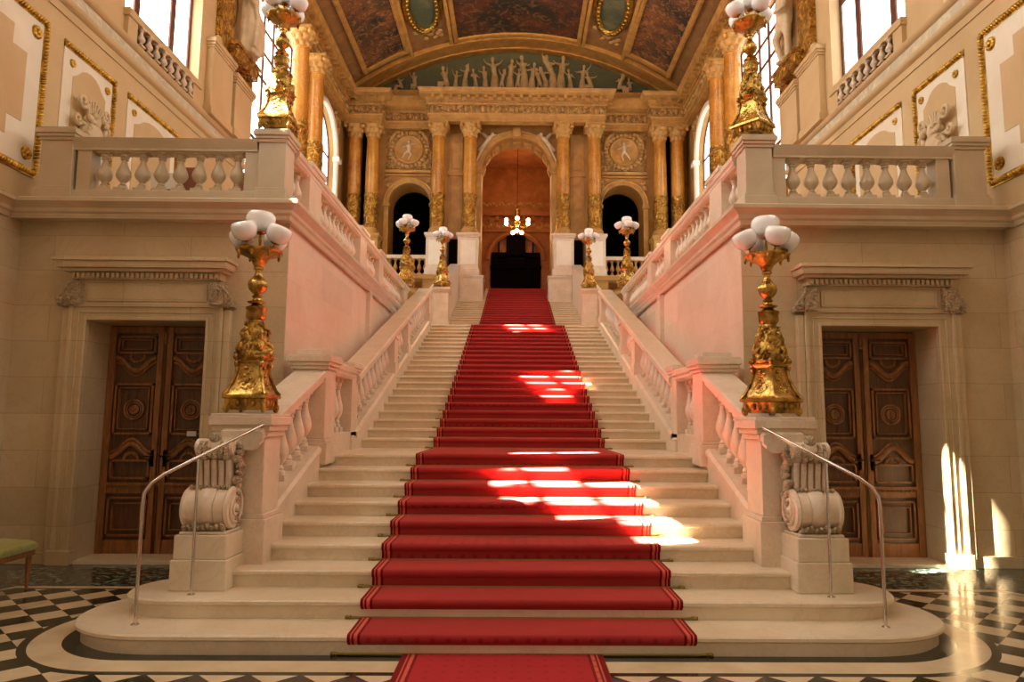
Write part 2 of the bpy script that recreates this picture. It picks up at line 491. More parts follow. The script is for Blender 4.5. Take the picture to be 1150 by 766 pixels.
for k in range(3, NTOP + 1):
    y, z = stepYZ(k)
    w = SW + .02
    if k == 3: w = 2.3
    if k > 30: w = 2.2 if y < 21.2 else CW + .06
    y2 = stepYZ(k + 1)[0] if k not in (9, 30, NTOP) else {9: Y10, 30: Y31, NTOP: 27.0}[k]
    pr = [(y + a, b) for a, b in nosing(z, 0)[:7]] + [(y2 + .05, z - H - .001), (y2 + .05, z)]
    mb = MB().prism(pr, 'X', -w, w)
    if k == 30:
        mb.box(-6.99, -w, 12.6, Y31 + .05, z - .12, z); mb.box(w, 6.99, 12.6, Y31 + .05, z - .12, z)
    mb.build('step', M['stair'], stair, ang=30)

# carpet: one long strip laid over the steps
cp = []
cy, cz = stepYZ(1)
g = .011
cp.append((-g + .036, .004))
for k in range(1, NTOP + 1):
    y, z = stepYZ(k)
    cp += [(y + .036 - g, z - H + g), (y + .03 - g, z - .055), (y - g + .004, z - .04), (y - g - .001, z - .012), (y - g + .006, z + g * .5), (y + .006, z + g)]
cp.append((26.9, NTOP * H + g))
mb = MB(); n = len(cp)
low = [(y + .008, z - .008) for y, z in cp]
vs = []; fs = []
for x in (CO - CW, CO + CW):
    vs += [(x, y, z) for y, z in cp] + [(x, y, z) for y, z in low]
for i in range(n - 1):
    a, b_, c, d = i, i + 1, 2 * n + i + 1, 2 * n + i
    fs.append((a, b_, c, d)); fs.append((n + a, n + b_, n + c, n + d))
    fs.append((i, i + 1, n + i + 1, n + i)); fs.append((2 * n + i, 2 * n + i + 1, 3 * n + i + 1, 3 * n + i))
mb.add(vs, fs)
tag(mb.build('stair_carpet', M['carpet'], ang=50), 'long red carpet running up the middle of the marble stairs', 'carpet')
mb = MB().box(-.766, .634, -6.5, .02, .001, .014)
tag(mb.build('carpet_runner', M['rug'], bevel=.004), 'narrower red carpet runner lying on the floor before the first step', 'carpet')

# brass stair rods
rod = MB(); x0, x1 = CO - CW - .07, CO + CW + .07
rod.tube([(x0, 0, 0), (x1, 0, 0)], .008, 8)
rodme = rod.mesh('rod', M['brass'])
fin = MB().lathe([(.001, -.05), (.013, -.045), (.017, -.03), (.011, -.018), (.016, -.012), (.016, 0), (.009, .004), (.009, .05)], 10, Matrix.Rotation(PI / 2, 4, 'Y'))
finme = fin.mesh('finial', M['brass'])
for k in range(1, 31):
    y, z = stepYZ(k)
    fl = 'lower flight' if k < 10 else 'second flight'
    kk = k if k < 10 else k - 9
    names = ['first', 'second', 'third', 'fourth', 'fifth', 'sixth', 'seventh', 'eighth', 'ninth', 'tenth', 'eleventh', 'twelfth', 'thirteenth', 'fourteenth',
             'fifteenth', 'sixteenth', 'seventeenth', 'eighteenth', 'nineteenth', 'twentieth', 'topmost']
    t = thing('carpet_rod', 'brass rod holding the red carpet under the %s step of the %s' % (names[kk - 1], fl), 'carpet rod',
              (0, y + .018 - .0, z - H + .0095), 'brass carpet rods on the stairs')
    ro_ = inst(rodme, 'rod', t, (0, 0, 0))
    inst(finme, 'finial', ro_, (x0, 0, 0)); inst(finme, 'finial', ro_, (x1, 0, 0), PI)

# ------------------------------------------------------------------ stringers, balusters, balustrades
def bprof(h, r=.075):
    q = [(.62, 0), (.62, .07), (.42, .09), (.5, .12), (.38, .15), (.3, .18), (.5, .22), (.78, .28), (.98, .36), (1.0, .42), (.9, .50), (.68, .60), (.48, .70), (.38, .79), (.36, .83), (.52, .85), (.52, .87), (.4, .89), (.6, .93), (.62, 1.0)]
    return [(a * r, b * h) for a, b in q]
def baluster_mesh(h, r=.075, name='baluster', mat=None, seg=14):
    mb = MB()
    mb.lathe([(a, b * .84 + h * .08) for a, b in bprof(h, r)], seg)
    mb.box(-r * .85, r * .85, -r * .85, r * .85, 0, h * .085); mb.box(-r * .8, r * .8, -r * .8, r * .8, h * .92, h)
    return mb.mesh(name, mat or M['balus'], 40)
BAL_F1 = baluster_mesh(.62, .082)
BAL_F2 = baluster_mesh(.60, .072)
BAL_G = baluster_mesh(.50, .085, mat=M['gallery'])
BAL_GF = baluster_mesh(.50, .072)
BAL_E = baluster_mesh(.62, .09, mat=M['navetrim'], seg=10)

RAIL = [(-.16, -.13), (-.13, -.16), (.13, -.16), (.16, -.13), (.16, -.10), (.185, -.08), (.185, -.02), (.165, 0), (-.165, 0), (-.185, -.02), (-.185, -.08), (-.16, -.10)]
def pier(mb, x0, x1, y0, y1, z0, z1, cap=.14, base=.2, ov=.05):
    mb.box(x0, x1, y0, y1, z0 + base, z1 - cap)
    mb.box(x0 - ov * .7, x1 + ov * .7, y0 - ov * .7, y1 + ov * .7, z0, z0 + base - .04)
    mb.box(x0 - ov * .35, x1 + ov * .35, y0 - ov * .35, y1 + ov * .35, z0 + base - .04, z0 + base)
    mb.box(x0 - ov * .4, x1 + ov * .4, y0 - ov * .4, y1 + ov * .4, z1 - cap, z1 - cap * .75)
    mb.box(x0 - ov * .8, x1 + ov * .8, y0 - ov * .8, y1 + ov * .8, z1 - cap * .75, z1 - cap * .5)
    mb.box(x0 - ov * 1.2, x1 + ov * 1.2, y0 - ov * 1.2, y1 + ov * 1.2, z1 - cap * .5, z1 - cap * .12)
    mb.box(x0 - ov, x1 + ov, y0 - ov, y1 + ov, z1 - cap * .12, z1)

for s in (-1, 1):
    nm = SIDE[s]
    X = s * 2.33
    # ---------------- lower flight balustrade
    b = thing('stair_balustrade', 'sloping marble balustrade with stout balusters on the %s of the lower flight' % nm, 'balustrade', (X, 1.5, 0), 'stair balustrades')
    o = Vector((X, 1.5, 0))
    def put(mb, name, mat=M['balus'], **kw):
        mb.v = [tuple(Vector(v) - o) for v in mb.v]
        return mb.build(name, mat, b, **kw)
    mb = MB()
    pa, pb = 1.35, 2.85
    mb.prism([(pa, 0), (pa, nos1(pa) + .2), (pb, nos1(pb) + .2), (3.3, nos1(3.2) - H + .25), (3.3, 0)], 'X', X - .16, X + .16)
    mb.sweep([(-.18, .16), (-.18, .2), (-.15, .23), (.15, .23), (.18, .2), (.18, .16)], [(X, pa, nos1(pa)), (X, pb, nos1(pb))])
    put(mb, 'stringer')
    mb = MB().sweep(RAIL, [(X, .95, nos1(.95) + 1.07), (X, 2.86, nos1(2.86) + 1.07)])
    put(mb, 'handrail')
    for i in range(6):
        y = 1.48 + i * .25
        inst(BAL_F1, 'baluster', b, (0, y - 1.5, nos1(y) + .21), 0, (1, 1, 1.1))
    # ---------------- landing pier and level rail
    b = thing('landing_balustrade', 'short level marble balustrade between two square piers on the %s of the first landing' % nm, 'balustrade', (X, 3.2, 0), 'landing balustrades')
    o = Vector((X, 3.2, 0)); z9 = 9 * H
    mb = MB(); pier(mb, X - .19, X + .19, 2.86, 3.28, z9 - .1, 2.37, .17, .28, .055); mb.box(X - .17, X + .17, 2.88, 3.26, 2.37, 2.43); put(mb, 'pier', bevel=.006)
    mb = MB(); pier(mb, X - .14, X + .14, 4.35, 4.70, z9 - .1, 2.40, .15, .28, .045); put(mb, 'pier', bevel=.006)
    mb = MB().box(X - .14, X + .14, 3.2, 5.05, z9 - .3, z9 + .24); put(mb, 'plinth', bevel=.006)
    mb = MB().sweep(RAIL, [(X, 3.3, 2.33), (X, 4.38, 2.33)]); put(mb, 'handrail')
    for y in (3.5, 3.72, 3.94, 4.16):
        inst(BAL_F2, 'baluster', b, (0, y - 3.2, z9 + .24), 0, (1, 1, (2.33 - .16 - z9 - .24) / .6))
    # ---------------- second flight
    b = thing('stair_balustrade', 'long sloping marble balustrade on the %s of the second flight' % nm, 'balustrade', (X, 8.5, 0), 'stair balustrades')
    o = Vector((X, 8.5, 0))
    mb = MB()
    pa, pb = 4.60, 12.9
    mb.prism([(pa, .4), (pa, Zn(pa) + .22), (pb, Zn(pb) + .22), (pb, 3.0)], 'X', X - .155, X + .155)
    mb.sweep([(-.175, .14), (-.175, .2), (-.14, .235), (.14, .235), (.175, .2), (.175, .14)], [(X, pa, Zn(pa)), (X, pb, Zn(pb))])
    put(mb, 'stringer')
    segs = [(4.75, 7.52), (7.86, 9.02), (9.36, 12.32)]
    mb = MB().sweep(RAIL, [(X, 4.6, Zn(4.6) + 1.0), (X, 12.7, Zn(12.7) + 1.0)]); put(mb, 'handrail')
    for y0, y1 in ((7.52, 7.86), (9.02, 9.36), (12.32, 12.72)):
        yc = (y0 + y1) / 2
        mb = MB().box(X - .15, X + .15, y0, y1, Zn(y0) + .15, Zn(yc) + .93)
        mb.box(X - .175, X + .175, y0 - .025, y1 + .025, Zn(yc) + .80, Zn(yc) + .9)
        mb.box(X - .17, X + .17, y0 - .02, y1 + .02, Zn(y0) + .15, Zn(yc) + .36)
        put(mb, 'post', bevel=.005)
    for y0, y1 in segs:
        n = max(int((y1 - y0) / .27), 1)
        for i in range(n):
            y = y0 + (i + .5) * (y1 - y0) / n
            inst(BAL_F2, 'baluster', b, (0, y - 8.5, Zn(y) + .2), 0, (1, 1, 1.08))
    # ---------------- lamp pier on the second landing and sloping parapet of the third flight
    z30 = 30 * H
    mb = MB(); XB = s * 2.07
    pier(mb, XB - .2, XB + .2, 14.0, 14.45, z30, 5.30, .14, .25, .045)
    tag(mb.build('lamp_pier', M['balus'], bevel=.006), 'square marble pier on the second landing under the %s far candelabrum' % nm, 'pier', 'lamp piers')
    mb = MB()
    y0, y1 = 14.45, 21.3
    mb.prism([(y0, z30), (y0, 5.2), (y1, 5.2 + (y1 - y0) * H / T), (y1, z30)], 'X', s * 2.2, s * 2.5)
    mb.sweep([(-.18, 0), (-.18, .08), (.18, .08), (.18, 0)], [(s * 2.35, y0, 5.2), (s * 2.35, y1, 5.2 + (y1 - y0) * H / T)])
    tag(mb.build('stair_parapet', M['balus'], bevel=.004), 'solid sloping marble parapet on the %s of the third flight' % nm, 'parapet', 'parapets of the top flight')

    # ---------------- newel pedestal with scroll console
    XP = s * 2.36
    p = thing('newel_pedestal', 'carved marble newel pedestal with a scroll console on the %s end of the stairs' % nm, 'pedestal', (XP, .9, 2 * H), 'newel pedestals')
    o = Vector((XP, .9, 2 * H)); b = p
    z2 = 2 * H
    mb = MB(); xi = s * 2.28; xo = s * 2.73
    xa, xb = min(xi, xo), max(xi, xo)
    mb.box(xa, xb, .66, 1.3, z2, z2 + .24); mb.box(xa + .015, xb - .015, .675, 1.3, z2 + .24, z2 + .43)
    mb.box(xa + .04, xb - .04, .70, 1.3, z2 + .43, z2 + .455)
    put(mb, 'plinth', M['stair'], bevel=.008)
    mb = MB(); pier(mb, XP - .2, XP + .2, 1.06, 1.46, z2, 1.68, .2, .55, .06); put(mb, 'shaft', bevel=.006)
    # scroll console: profile in (y,z) extruded in x
    XC = (xa + xb) / 2
    def scroll(cy, cz, r, th, a0, a1, n=26, dec=.62):
        return [(cy + r * (1 - dec * k / n) * math.cos(a0 + (a1 - a0) * k / n), cz + r * (1 - dec * k / n) * math.sin(a0 + (a1 - a0) * k / n)) for k in range(n + 1)]
    c0 = (.86, z2 + .455 + .175)
    drum = MB()
    prof = []
    for w_, r_ in ((-.19, .13), (-.19, .165), (-.165, .175), (-.15, .16), (-.08, .168), (-.07, .155), (-.055, .172), (0, .18), (.055, .172), (.07, .155), (.08, .168), (.15, .16), (.165, .175), (.19, .165), (.19, .13)):
        prof.append((r_, w_))
    drum.lathe(prof, 28, Matrix.Translation((XC, c0[0], c0[1])) @ Matrix.Rotation(PI / 2, 4, 'Y'))
    for sx in (-1, 1):
        sp = scroll(c0[0], c0[1], .15, 0, PI / 2, PI / 2 - sx * 0 - 4.2 * PI, 50, .9)
        drum.tube([(XC + sx * .195, a_, b_) for a_, b_ in sp], .014, 6)
        drum.ball((XC + sx * .2, c0[0], c0[1]), .025)
    put(drum, 'lower_volute', M['balus'], ang=50)
    body = [(1.06, z2 + .455), (.95, z2 + .5), (.93, z2 + .66), (.90, z2 + .80), (.90, z2 + .92), (.88, z2 + 1.02), (.86, z2 + 1.10), (1.1, z2 + 1.16), (1.1, z2 + .455)]
    mb = MB().prism(body, 'X', XC - .15, XC + .15)
    for i in range(5):
        xx = XC - .12 + i * .06
        mb.tube([(xx, .93, z2 + .70), (xx, .885, z2 + .82), (xx, .875, z2 + .93), (xx, .86, z2 + 1.02)], .026, 8)
    put(mb, 'console_body', M['balus'], ang=50)
    mb = MB().lathe([(.05, -.16), (.075, -.155), (.07, -.05), (.085, -.03), (.085, .03), (.07, .05), (.075, .155), (.05, .16)], 18, Matrix.Translation((XC, .90, z2 + 1.12)) @ Matrix.Rotation(PI / 2, 4, 'Y'))
    for sx in (-1, 1): mb.tube([(XC + sx * .163, a_, b_) for a_, b_ in scroll(.90, z2 + 1.12, .062, 0, 0, 3 * PI, 30, .85)], .009, 5)
    put(mb, 'upper_volute', M['balus'], ang=50)
    mb = MB()
    for i in range(6):     # leaf mask on the upper scroll
        xx = XC - .11 + i * .044
        mb.capsule((xx, .85, z2 + 1.16), .02, (xx, .815, z2 + 1.06 - .02 * (i % 2)), .026, 8)
    mb.ball((XC, .86, z2 + 1.2), .05, .05, .05)
    for i in range(9):     # acanthus leaf hanging over the console and a fringe below the drum
        xx = XC - .15 + i * .0375
        mb.capsule((xx, .86, z2 + .76 + .015 * math.sin(i * 2)), .028, (xx, .80, z2 + .80), .018, 8)
        mb.capsule((xx, .74 + .004 * (i % 2), z2 + .47), .024, (xx, .70, z2 + .49 + .01 * (i % 3)), .018, 8)
    for i in range(12):    # garland on the inner side
        mb.ball((XC - s * .175, .95 + .06 * math.sin(i * 1.9), z2 + .50 + i * .058), .04, .045, .042, 8, 6); mb.capsule((XC - s * .17, 1.0, z2 + .5 + i * .055), .02, (XC - s * .19, .90, z2 + .53 + i * .055), .03, 6)
    put(mb, 'acanthus_leaves', M['acan'], ang=60)

    # ---------------- steel handrail
    mb = MB()
    pts = [(s * 2.757, .25, .1375), (s * 2.76, .25, 1.0), (s * 2.755, .255, 1.08), (s * 2.72, .28, 1.15), (s * 2.66, .34, 1.21), (s * 2.14, 1.02, 1.60), (s * 2.12, 1.05, 1.60)]
    h_ = thing('handrail', 'slim polished steel handrail at the %s end of the first steps' % nm, 'handrail', (s * 2.757, .25, H), 'steel handrails')
    o = Vector(h_.location); b = h_
    mb.tube(pts, .013, 10); put(mb, 'rail', M['steel'], ang=60)
    mb = MB().tube([(s * 2.50, .56, 2 * H), (s * 2.50, .555, 1.335)], .011, 10); put(mb, 'post', M['steel'])
    mb = MB().lathe([(.03, 0), (.03, .004), (.014, .012)], 14, Matrix.Translation((s * 2.757, .25, H)))
    put(mb, 'foot_plate', M['steel'])
    mb = MB().lathe([(.03, 0), (.03, .004), (.014, .012)], 14, Matrix.Translation((s * 2.50, .56, 2 * H)))
    put(mb, 'foot_plate', M['steel'])

# ------------------------------------------------------------------ candelabra
def build_candelabrum(loc, label):
    t = thing('candelabrum', label, 'candelabrum', loc, 'gilded candelabra')
    G = M['gold']
    mb = MB()
    for k in range(4):      # scroll feet
        a = PI / 4 + k * PI / 2
        Mx = Matrix.Rotation(a, 4, 'Z')
        sp = [(.27 + .035 * (1 - .75 * i / 18) * math.cos(PI - 2.2 * PI * i / 18 * 1.2), 0, .045 + .04 * (1 - .75 * i / 18) * math.sin(PI - 2.2 * PI * i / 18 * 1.2)) for i in range(19)]
        mb.tube([(.12, 0, .12), (.19, 0, .07), (.235, 0, .05)] + sp, .017, 8, Mx)
        mb.ball((.28, 0, .045), .02, .026, .02, 8, 6, Mx)
    for k in range(16):     # leafy fringe under the plate
        a = 2 * PI * k / 16; r = .2 / max(abs(math.cos(a)), abs(math.sin(a))) * .93
        mb.ball((r * math.cos(a), r * math.sin(a), .10 - .012 * (k % 2)), .032, .032, .045 - .012 * (k % 2), 8, 6)
    mb.lathe([(.16, .03), (.19, .1), (.205, .125)], 24, sq=1)
    mb.v = [(x * .84, y * .84, z) for x, y, z in mb.v]; mb.build('foot', G, t, ang=60)
    mb = MB().lathe([(.22, .125), (.245, .135), (.245, .16), (.215, .175), (.2, .2), (.165, .26), (.14, .33), (.125, .40), (.13, .44), (.15, .455), (.155, .475), (.13, .49)], 32, sq=.8,
                    disp=lambda a, z: 1 + .02 * math.sin(8 * a) * (.2 < z < .44))
    for k in range(4):
        Mx = Matrix.Rotation(k * PI / 2, 4, 'Z')
        for i_ in range(9):
            zz = .21 + i_ * .024; rr = .2 - .065 * min(1, (zz - .19) / .16)
            mb.ball((rr - .004, .035 * math.sin(i_ * 2.1), zz), .014, .026, .018, 7, 5, Mx)
        for sg in (-1, 1):
            mb.tube([(.19, sg * .03, .22), (.175, sg * .075, .235), (.16, sg * .085, .265), (.15, sg * .06, .285), (.15, sg * .04, .27)], .009, 6, Mx)
        Mx = Matrix.Rotation(k * PI / 2 + PI / 4, 4, 'Z')
        mb.tube([(.31, 0, .165), (.27, 0, .2), (.225, 0, .27), (.19, 0, .34), (.175, 0, .42), (.19, 0, .46)], [.02, .017, .015, .015, .018, .022], 7, Mx)
        mb.ball((.185, 0, .44), .028, .03, .035, 8, 6, Mx)
    mb.v = [(x * .84, y * .84, z) for x, y, z in mb.v]; mb.build('pedestal', M['goldsm'], t, ang=40)
    mb = MB()
    rnd = random.Random(3)
    def d1(a, z): return 1 + .13 * math.sin(4 * a + 3 * math.sin(z * 25)) + .09 * math.sin(9 * a + z * 60) + .06 * math.sin(z * 90 + 2 * a)
    mb.lathe([(.13, .47), (.155, .5), (.15, .53), (.14, .57), (.125, .62), (.118, .68), (.1, .74), (.082, .79), (.078, .82)], 36, disp=d1)
    for k in range(4):      # masks and scrolls standing off the body
        a = k * PI / 2
        Mx = Matrix.Rotation(a, 4, 'Z')
        mb.ball((.145, 0, .53), .03, .035, .04, 10, 8, Mx)
        mb.tube([(.11, .0, .62), (.15, .0, .61), (.165, 0, .58), (.15, 0, .555)], [.014, .018, .016, .01], 7, Mx)
        mb.tube([(.09, .0, .76), (.125, .0, .75), (.135, 0, .72), (.118, 0, .70)], [.01, .014, .013, .008], 7, Mx)
        Mx = Matrix.Rotation(a + PI / 4, 4, 'Z')
        mb.ball((.125, 0, .60), .028, .04, .05, 10, 8, Mx); mb.ball((.11, 0, .69), .022, .03, .04, 10, 8, Mx)
        mb.ball((.165, 0, .50), .025, .03, .03, 10, 8, Mx)
    for i_ in range(120):
        zz = rnd.uniform(.49, .82); a = rnd.uniform(0, 2 * PI)
        rr = .16 - (zz - .49) * .24
        Mx = Matrix.Rotation(a, 4, 'Z')
        if i_ % 3: mb.ball((rr, 0, zz), .014, rnd.uniform(.012, .022), rnd.uniform(.012, .026), 6, 5, Mx)
        else: mb.tube([(rr - .01, -.012, zz - .02), (rr + .012, 0, zz - .005), (rr + .014, .01, zz + .012), (rr, .012, zz + .022)], [.006, .009, .009, .005], 6, Mx)
    mb.build('ornate_body', G, t, ang=70)
    mb = MB().lathe([(.07, .81), (.066, .84), (.08, .855), (.088, .88), (.086, .93), (.095, .945), (.095, .96), (.06, .975), (.04, .99), (.075, 1.0), (.085, 1.012), (.04, 1.03), (.032, 1.05),
                     (.05, 1.06), (.03, 1.08), (.05, 1.1), (.075, 1.13), (.085, 1.165), (.078, 1.20), (.055, 1.225), (.036, 1.255), (.027, 1.285), (.03, 1.31), (.045, 1.315), (.045, 1.33), (.028, 1.35)], 32,
                    disp=lambda a, z: 1 + (.05 * math.cos(10 * a) if 1.09 < z < 1.30 or .86 < z < .94 else 0))
    mb.build('stem', M['goldsm'], t, ang=40)
    mb = MB().lathe([(.03, 1.335), (.05, 1.36), (.06, 1.39), (.09, 1.42), (.15, 1.447), (.19, 1.462), (.205, 1.477), (.205, 1.49), (.18, 1.495), (.05, 1.48)], 36,
                    disp=lambda a, z: 1 + .04 * math.cos(12 * a))
    for k in range(8):
        Mx = Matrix.Rotation(k * PI / 4, 4, 'Z')
        mb.ball((.19, 0, 1.445), .014, .014, .03, 8, 6, Mx)
    mb.build('bowl', G, t, ang=50)
    globe = MB().lathe([(.03, -.098), (.075, -.088), (.108, -.055), (.126, -.01), (.131, .03), (.126, .065), (.108, .09), (.07, .1), (.01, .103)], 24)
    gm = globe.mesh('globe', M['opal'], 60)
    cupm = MB().lathe([(.012, -.15), (.012, -.115), (.03, -.11), (.05, -.10), (.055, -.085), (.045, -.075), (.01, -.075)], 14, disp=lambda a, z: 1 + .1 * math.cos(6 * a) * (z > -.112)).mesh('cup', M['goldsm'], 50)
    spots = [(0, 0, 1.755, 0, 0)] + [(.205 * math.cos(a), .205 * math.sin(a), 1.625, .42, a) for a in (math.radians(-20 + 90 * k) for k in range(4))]
    for x, y, z, tilt, a in spots:
        Mx = Matrix.Translation((x, y, z)) @ Matrix.Rotation(a, 4, 'Z') @ Matrix.Rotation(tilt, 4, 'Y') @ Matrix.Scale(1 if tilt == 0 else .86, 4)
        c = bpy.data.objects.new('globe', gm); COL.objects.link(c); c.parent = t; c.matrix_local = Mx; c['label'] = 'white opal glass globe'
        c2 = bpy.data.objects.new('cup', cupm); COL.objects.link(c2); c2.parent = c; c2['label'] = 'gilded cup holding the globe'
    mb = MB()
    mb.tube([(0, 0, 1.46), (0, 0, 1.61)], .014, 8)
    for x, y, z, tilt, a in spots[1:]:
        ex = x - .13 * math.sin(tilt) * math.cos(a); ey = y - .13 * math.sin(tilt) * math.sin(a); ez = z - .13 * math.cos(tilt)
        mb.tube([(ex * .2, ey * .2, 1.50), (ex * .6, ey * .6, 1.475), (ex, ey, ez + .01)], .011, 8)
    mb.build('arms', M['goldsm'], t, ang=60)
    return t
first = build_candelabrum((-2.36, 1.24, 1.683), 'large gilded candelabrum on the newel pedestal before the left door')
dup(first, (2.33, 1.24, 1.683), 'large gilded candelabrum on the newel pedestal before the right door', rotz=.5)
dup(first, (-2.86, 2.98, 5.03), 'gilded candelabrum high on the left corner pier of the front gallery')
dup(first, (2.86, 2.98, 5.03), 'gilded candelabrum high on the right corner pier of the front gallery', rotz=.7)
dup(first, (-2.70, 11.8, 4.90), 'small distant gilded candelabrum at the far end of the left gallery balustrade', scale=(.97, .97, .97))
dup(first, (2.76, 11.8, 4.90), 'small distant gilded candelabrum at the far end of the right gallery balustrade', rotz=.4, scale=(.97, .97, .97))
dup(first, (-2.07, 14.22, 5.31), 'smallest gilded candelabrum on the left marble pier before the third flight', scale=(.95, .95, .95), rotz=.8)
dup(first, (2.07, 14.22, 5.31), 'smallest gilded candelabrum on the right marble pier before the third flight', scale=(.95, .95, .95), rotz=.2)

# ------------------------------------------------------------------ gallery masses (door walls and flank walls)
YD, XW = 3.05, 5.86
def strips_wall(u0, u1, z0, z1, ops, P, th):
    """wall in a (u,z) plane with openings (uc, half, zbot, zspring, arch radius factor); P(u,w,z) maps to space, w = 0 face, th back"""
    mb = MB()
    def bx(a, b, c, d):
        if b - a < 1e-4 or d - c < 1e-4: return
        vs = [P(u, w, z) for z in (c, d) for w in (0, th) for u in (a, b)]
        mb.add(vs, [(0, 2, 3, 1), (4, 5, 7, 6), (0, 1, 5, 4), (2, 6, 7, 3), (0, 4, 6, 2), (1, 3, 7, 5)])
    u = u0
    for uc, hf, zb, zs, ar in sorted(ops):
        bx(u, uc - hf, z0, z1); bx(uc - hf, uc + hf, z0, zb)
        if not ar: bx(uc - hf, uc + hf, zs, z1)
        else:
            N = 20
            for i in range(N):
                a, b_ = PI - PI * i / N, PI - PI * (i + 1) / N
                ua, ub = uc + hf * math.cos(a), uc + hf * math.cos(b_)
                za, zb_ = zs + hf * ar * math.sin(a), zs + hf * ar * math.sin(b_)
                vs = [P(ua, 0, za), P(ub, 0, zb_), P(ub, 0, z1), P(ua, 0, z1), P(ua, th, za), P(ub, th, zb_), P(ub, th, z1), P(ua, th, z1)]
                mb.add(vs, [(0, 1, 2, 3), (7, 6, 5, 4), (0, 4, 5, 1), (3, 2, 6, 7)])
        u = uc + hf
    bx(u, u1, z0, z1)
    return mb
DC, DH, DZ = 4.28, .69, 2.76
STRING = [(0, 0), (.03, .0), (.04, .05), (.07, .07), (.07, .11), (.11, .15), (.15, .17), (.15, .21), (.12, .23), (0, .23)]
for s in (-1, 1):
    nm = SIDE[s]
    # door wall
    Pf = lambda u, w, z: (s * u, YD + w, z)
    mb = strips_wall(2.70, XW, 0, 3.95, [(DC, DH, 0, DZ, 0)], Pf, .55)
    mb.build('wall_' + nm + '_front', M['wall'], kind='structure', smooth=False)
    # gallery floor slab and flank wall
    mb = MB(); a, b_ = sorted((s * 2.66, s * 7.0))
    xa, xb = sorted((s * 2.67, s * XW))
    mb.box(xa, xb, 2.82, 9.7, 3.95, 4.16); mb.box(a, b_, 9.7, 12.7, 3.95, 4.16)
    mb.build('floor_gallery_' + nm, M['gallery'], kind='structure', bevel=.01)
    mb = MB(); xa, xb = sorted((s * 2.70, s * 3.1)); xa, xb = sorted((s * 2.692, s * 3.1)); mb.box(xa, xb, YD + .004, 13, 0, 3.95)
    xa, xb = sorted((s * 2.62, s * 2.7)); mb.box(xa, xb, 7.35, 7.6, 1.5, 3.93)
    mb.build('wall_' + nm + '_flank', M['flank'], kind='structure', smooth=False)
    mb = MB()
    path = [(s * XW, 2.82 + .04, 3.93), (s * 2.66, 2.86, 3.93), (s * 2.66, 12.6, 3.93)]
    pr = [(d * (1 if s > 0 else -1), z) for d, z in STRING]
    # left normal of direction: right side path runs -x (left normal = -y) -> outwards; mirrored for the left
    mb.sweep(pr, path)
    trim(mb, M['gallery'] , ang=30)
    # small dark-shadowed ledges between flank wall and the stair rail
    mb = MB(); xa, xb = sorted((s * 2.48, s * 2.72))
    mb.box(xa, xb, 8.1, 8.6, 2.95, 3.05)
    trim(mb, M['balus'], bevel=.005)

    # ---------- door casing
    mb = MB()
    def cbox(u0, u1, y0, y1, z0, z1):
        xa, xb = sorted((s * u0, s * u1)); mb.box(xa, xb, y0, y1, z0, z1)
    for (u0, u1) in ((DC - DH - .2, DC - DH), (DC + DH, DC + DH + .2)):
        cbox(u0 + .002, u1 - .002, 2.98, 3.051, 0, DZ + .168)
    cbox(DC - DH - .1, DC + DH + .1, 2.981, 3.051, DZ + .002, DZ + .17)
    for q, (e0, e1, yy) in enumerate(((.0, .035, 2.965), (.085, .10, 2.965), (.155, .2, 2.95))):
        for sg in (-1, 1):
            u = DC + sg * DH
            cbox(min(u + sg * (e0 + .001), u + sg * e1), max(u + sg * (e0 + .001), u + sg * e1), yy, 3.05, 0, DZ + e1 - .001)
        cbox(DC - DH - e1 + .002, DC + DH + e1 - .002, yy + .001, 3.05, DZ + e0 + .001, DZ + e1 + .001)
    cbox(DC - DH - .28, DC - DH - .203, 2.972, 3.052, 0, DZ + .13); cbox(DC + DH + .203, DC + DH + .28, 2.972, 3.052, 0, DZ + .13)
    for sg in (-1, 1):
        u = DC + sg * (DH + .1); cbox(u - .13, u + .13, 2.93, 3.1, 0, .16)
    cbox(DC - DH - .12, DC + DH + .12, 2.974, 3.06, DZ + .171, 3.24)       # frieze
    cbox(DC - DH + .0, DC + DH - .0, 2.955, 3.1, DZ + .22, 3.19)
    cbox(DC - DH + .03, DC + DH - .03, 2.95, 3.1, DZ + .24, 3.17)
    n = 30
    for i in range(n):
        u = DC - .82 + i * 1.64 / (n - 1); cbox(u - .018, u + .018, 2.87, 3.1, 3.24, 3.30)
    cbox(DC - .86, DC + .86, 2.91, 3.1, 3.23, 3.31)
    cbox(DC - .92, DC + .92, 2.83, 3.1, 3.31, 3.345)
    cbox(DC - .97, DC + .97, 2.77, 3.1, 3.345, 3.42); cbox(DC - 1.0, DC + 1.0, 2.74, 3.1, 3.42, 3.46)
    trim(mb, M['wall'], bevel=.005)
    for sg in (-1, 1):   # scroll brackets beside the frieze
        mb = MB(); u = s * (DC + sg * (DH + .13))
        ii = 1 if sg * s > 0 else -1
        mb.box(u - .08, u + .08, 2.90, 3.05, 2.94, 3.2)
        mb.tube([(u + ii * .06, 2.9, 3.2), (u + ii * .09, 2.9, 3.12), (u + ii * .16, 2.9, 3.03)] + [(u + ii * (.15 + .045 * (1 - .7 * k / 14) * math.cos(.6 * PI - 2.6 * PI * k / 14)), 2.9, 2.985 + .045 * (1 - .7 * k / 14) * math.sin(.6 * PI - 2.6 * PI * k / 14)) for k in range(15)], .018, 6)
        mb.box(min(u, u + ii * .19), max(u, u + ii * .19), 2.93, 3.06, 2.92, 2.99)
        for k in range(5): mb.ball((u - .04 + .02 * k, 2.895, 3.0 + .04 * k), .022, .02, .025, 8, 6)
        trim(mb, M['acan'], ang=50)
    # baseboard
    mb = MB()
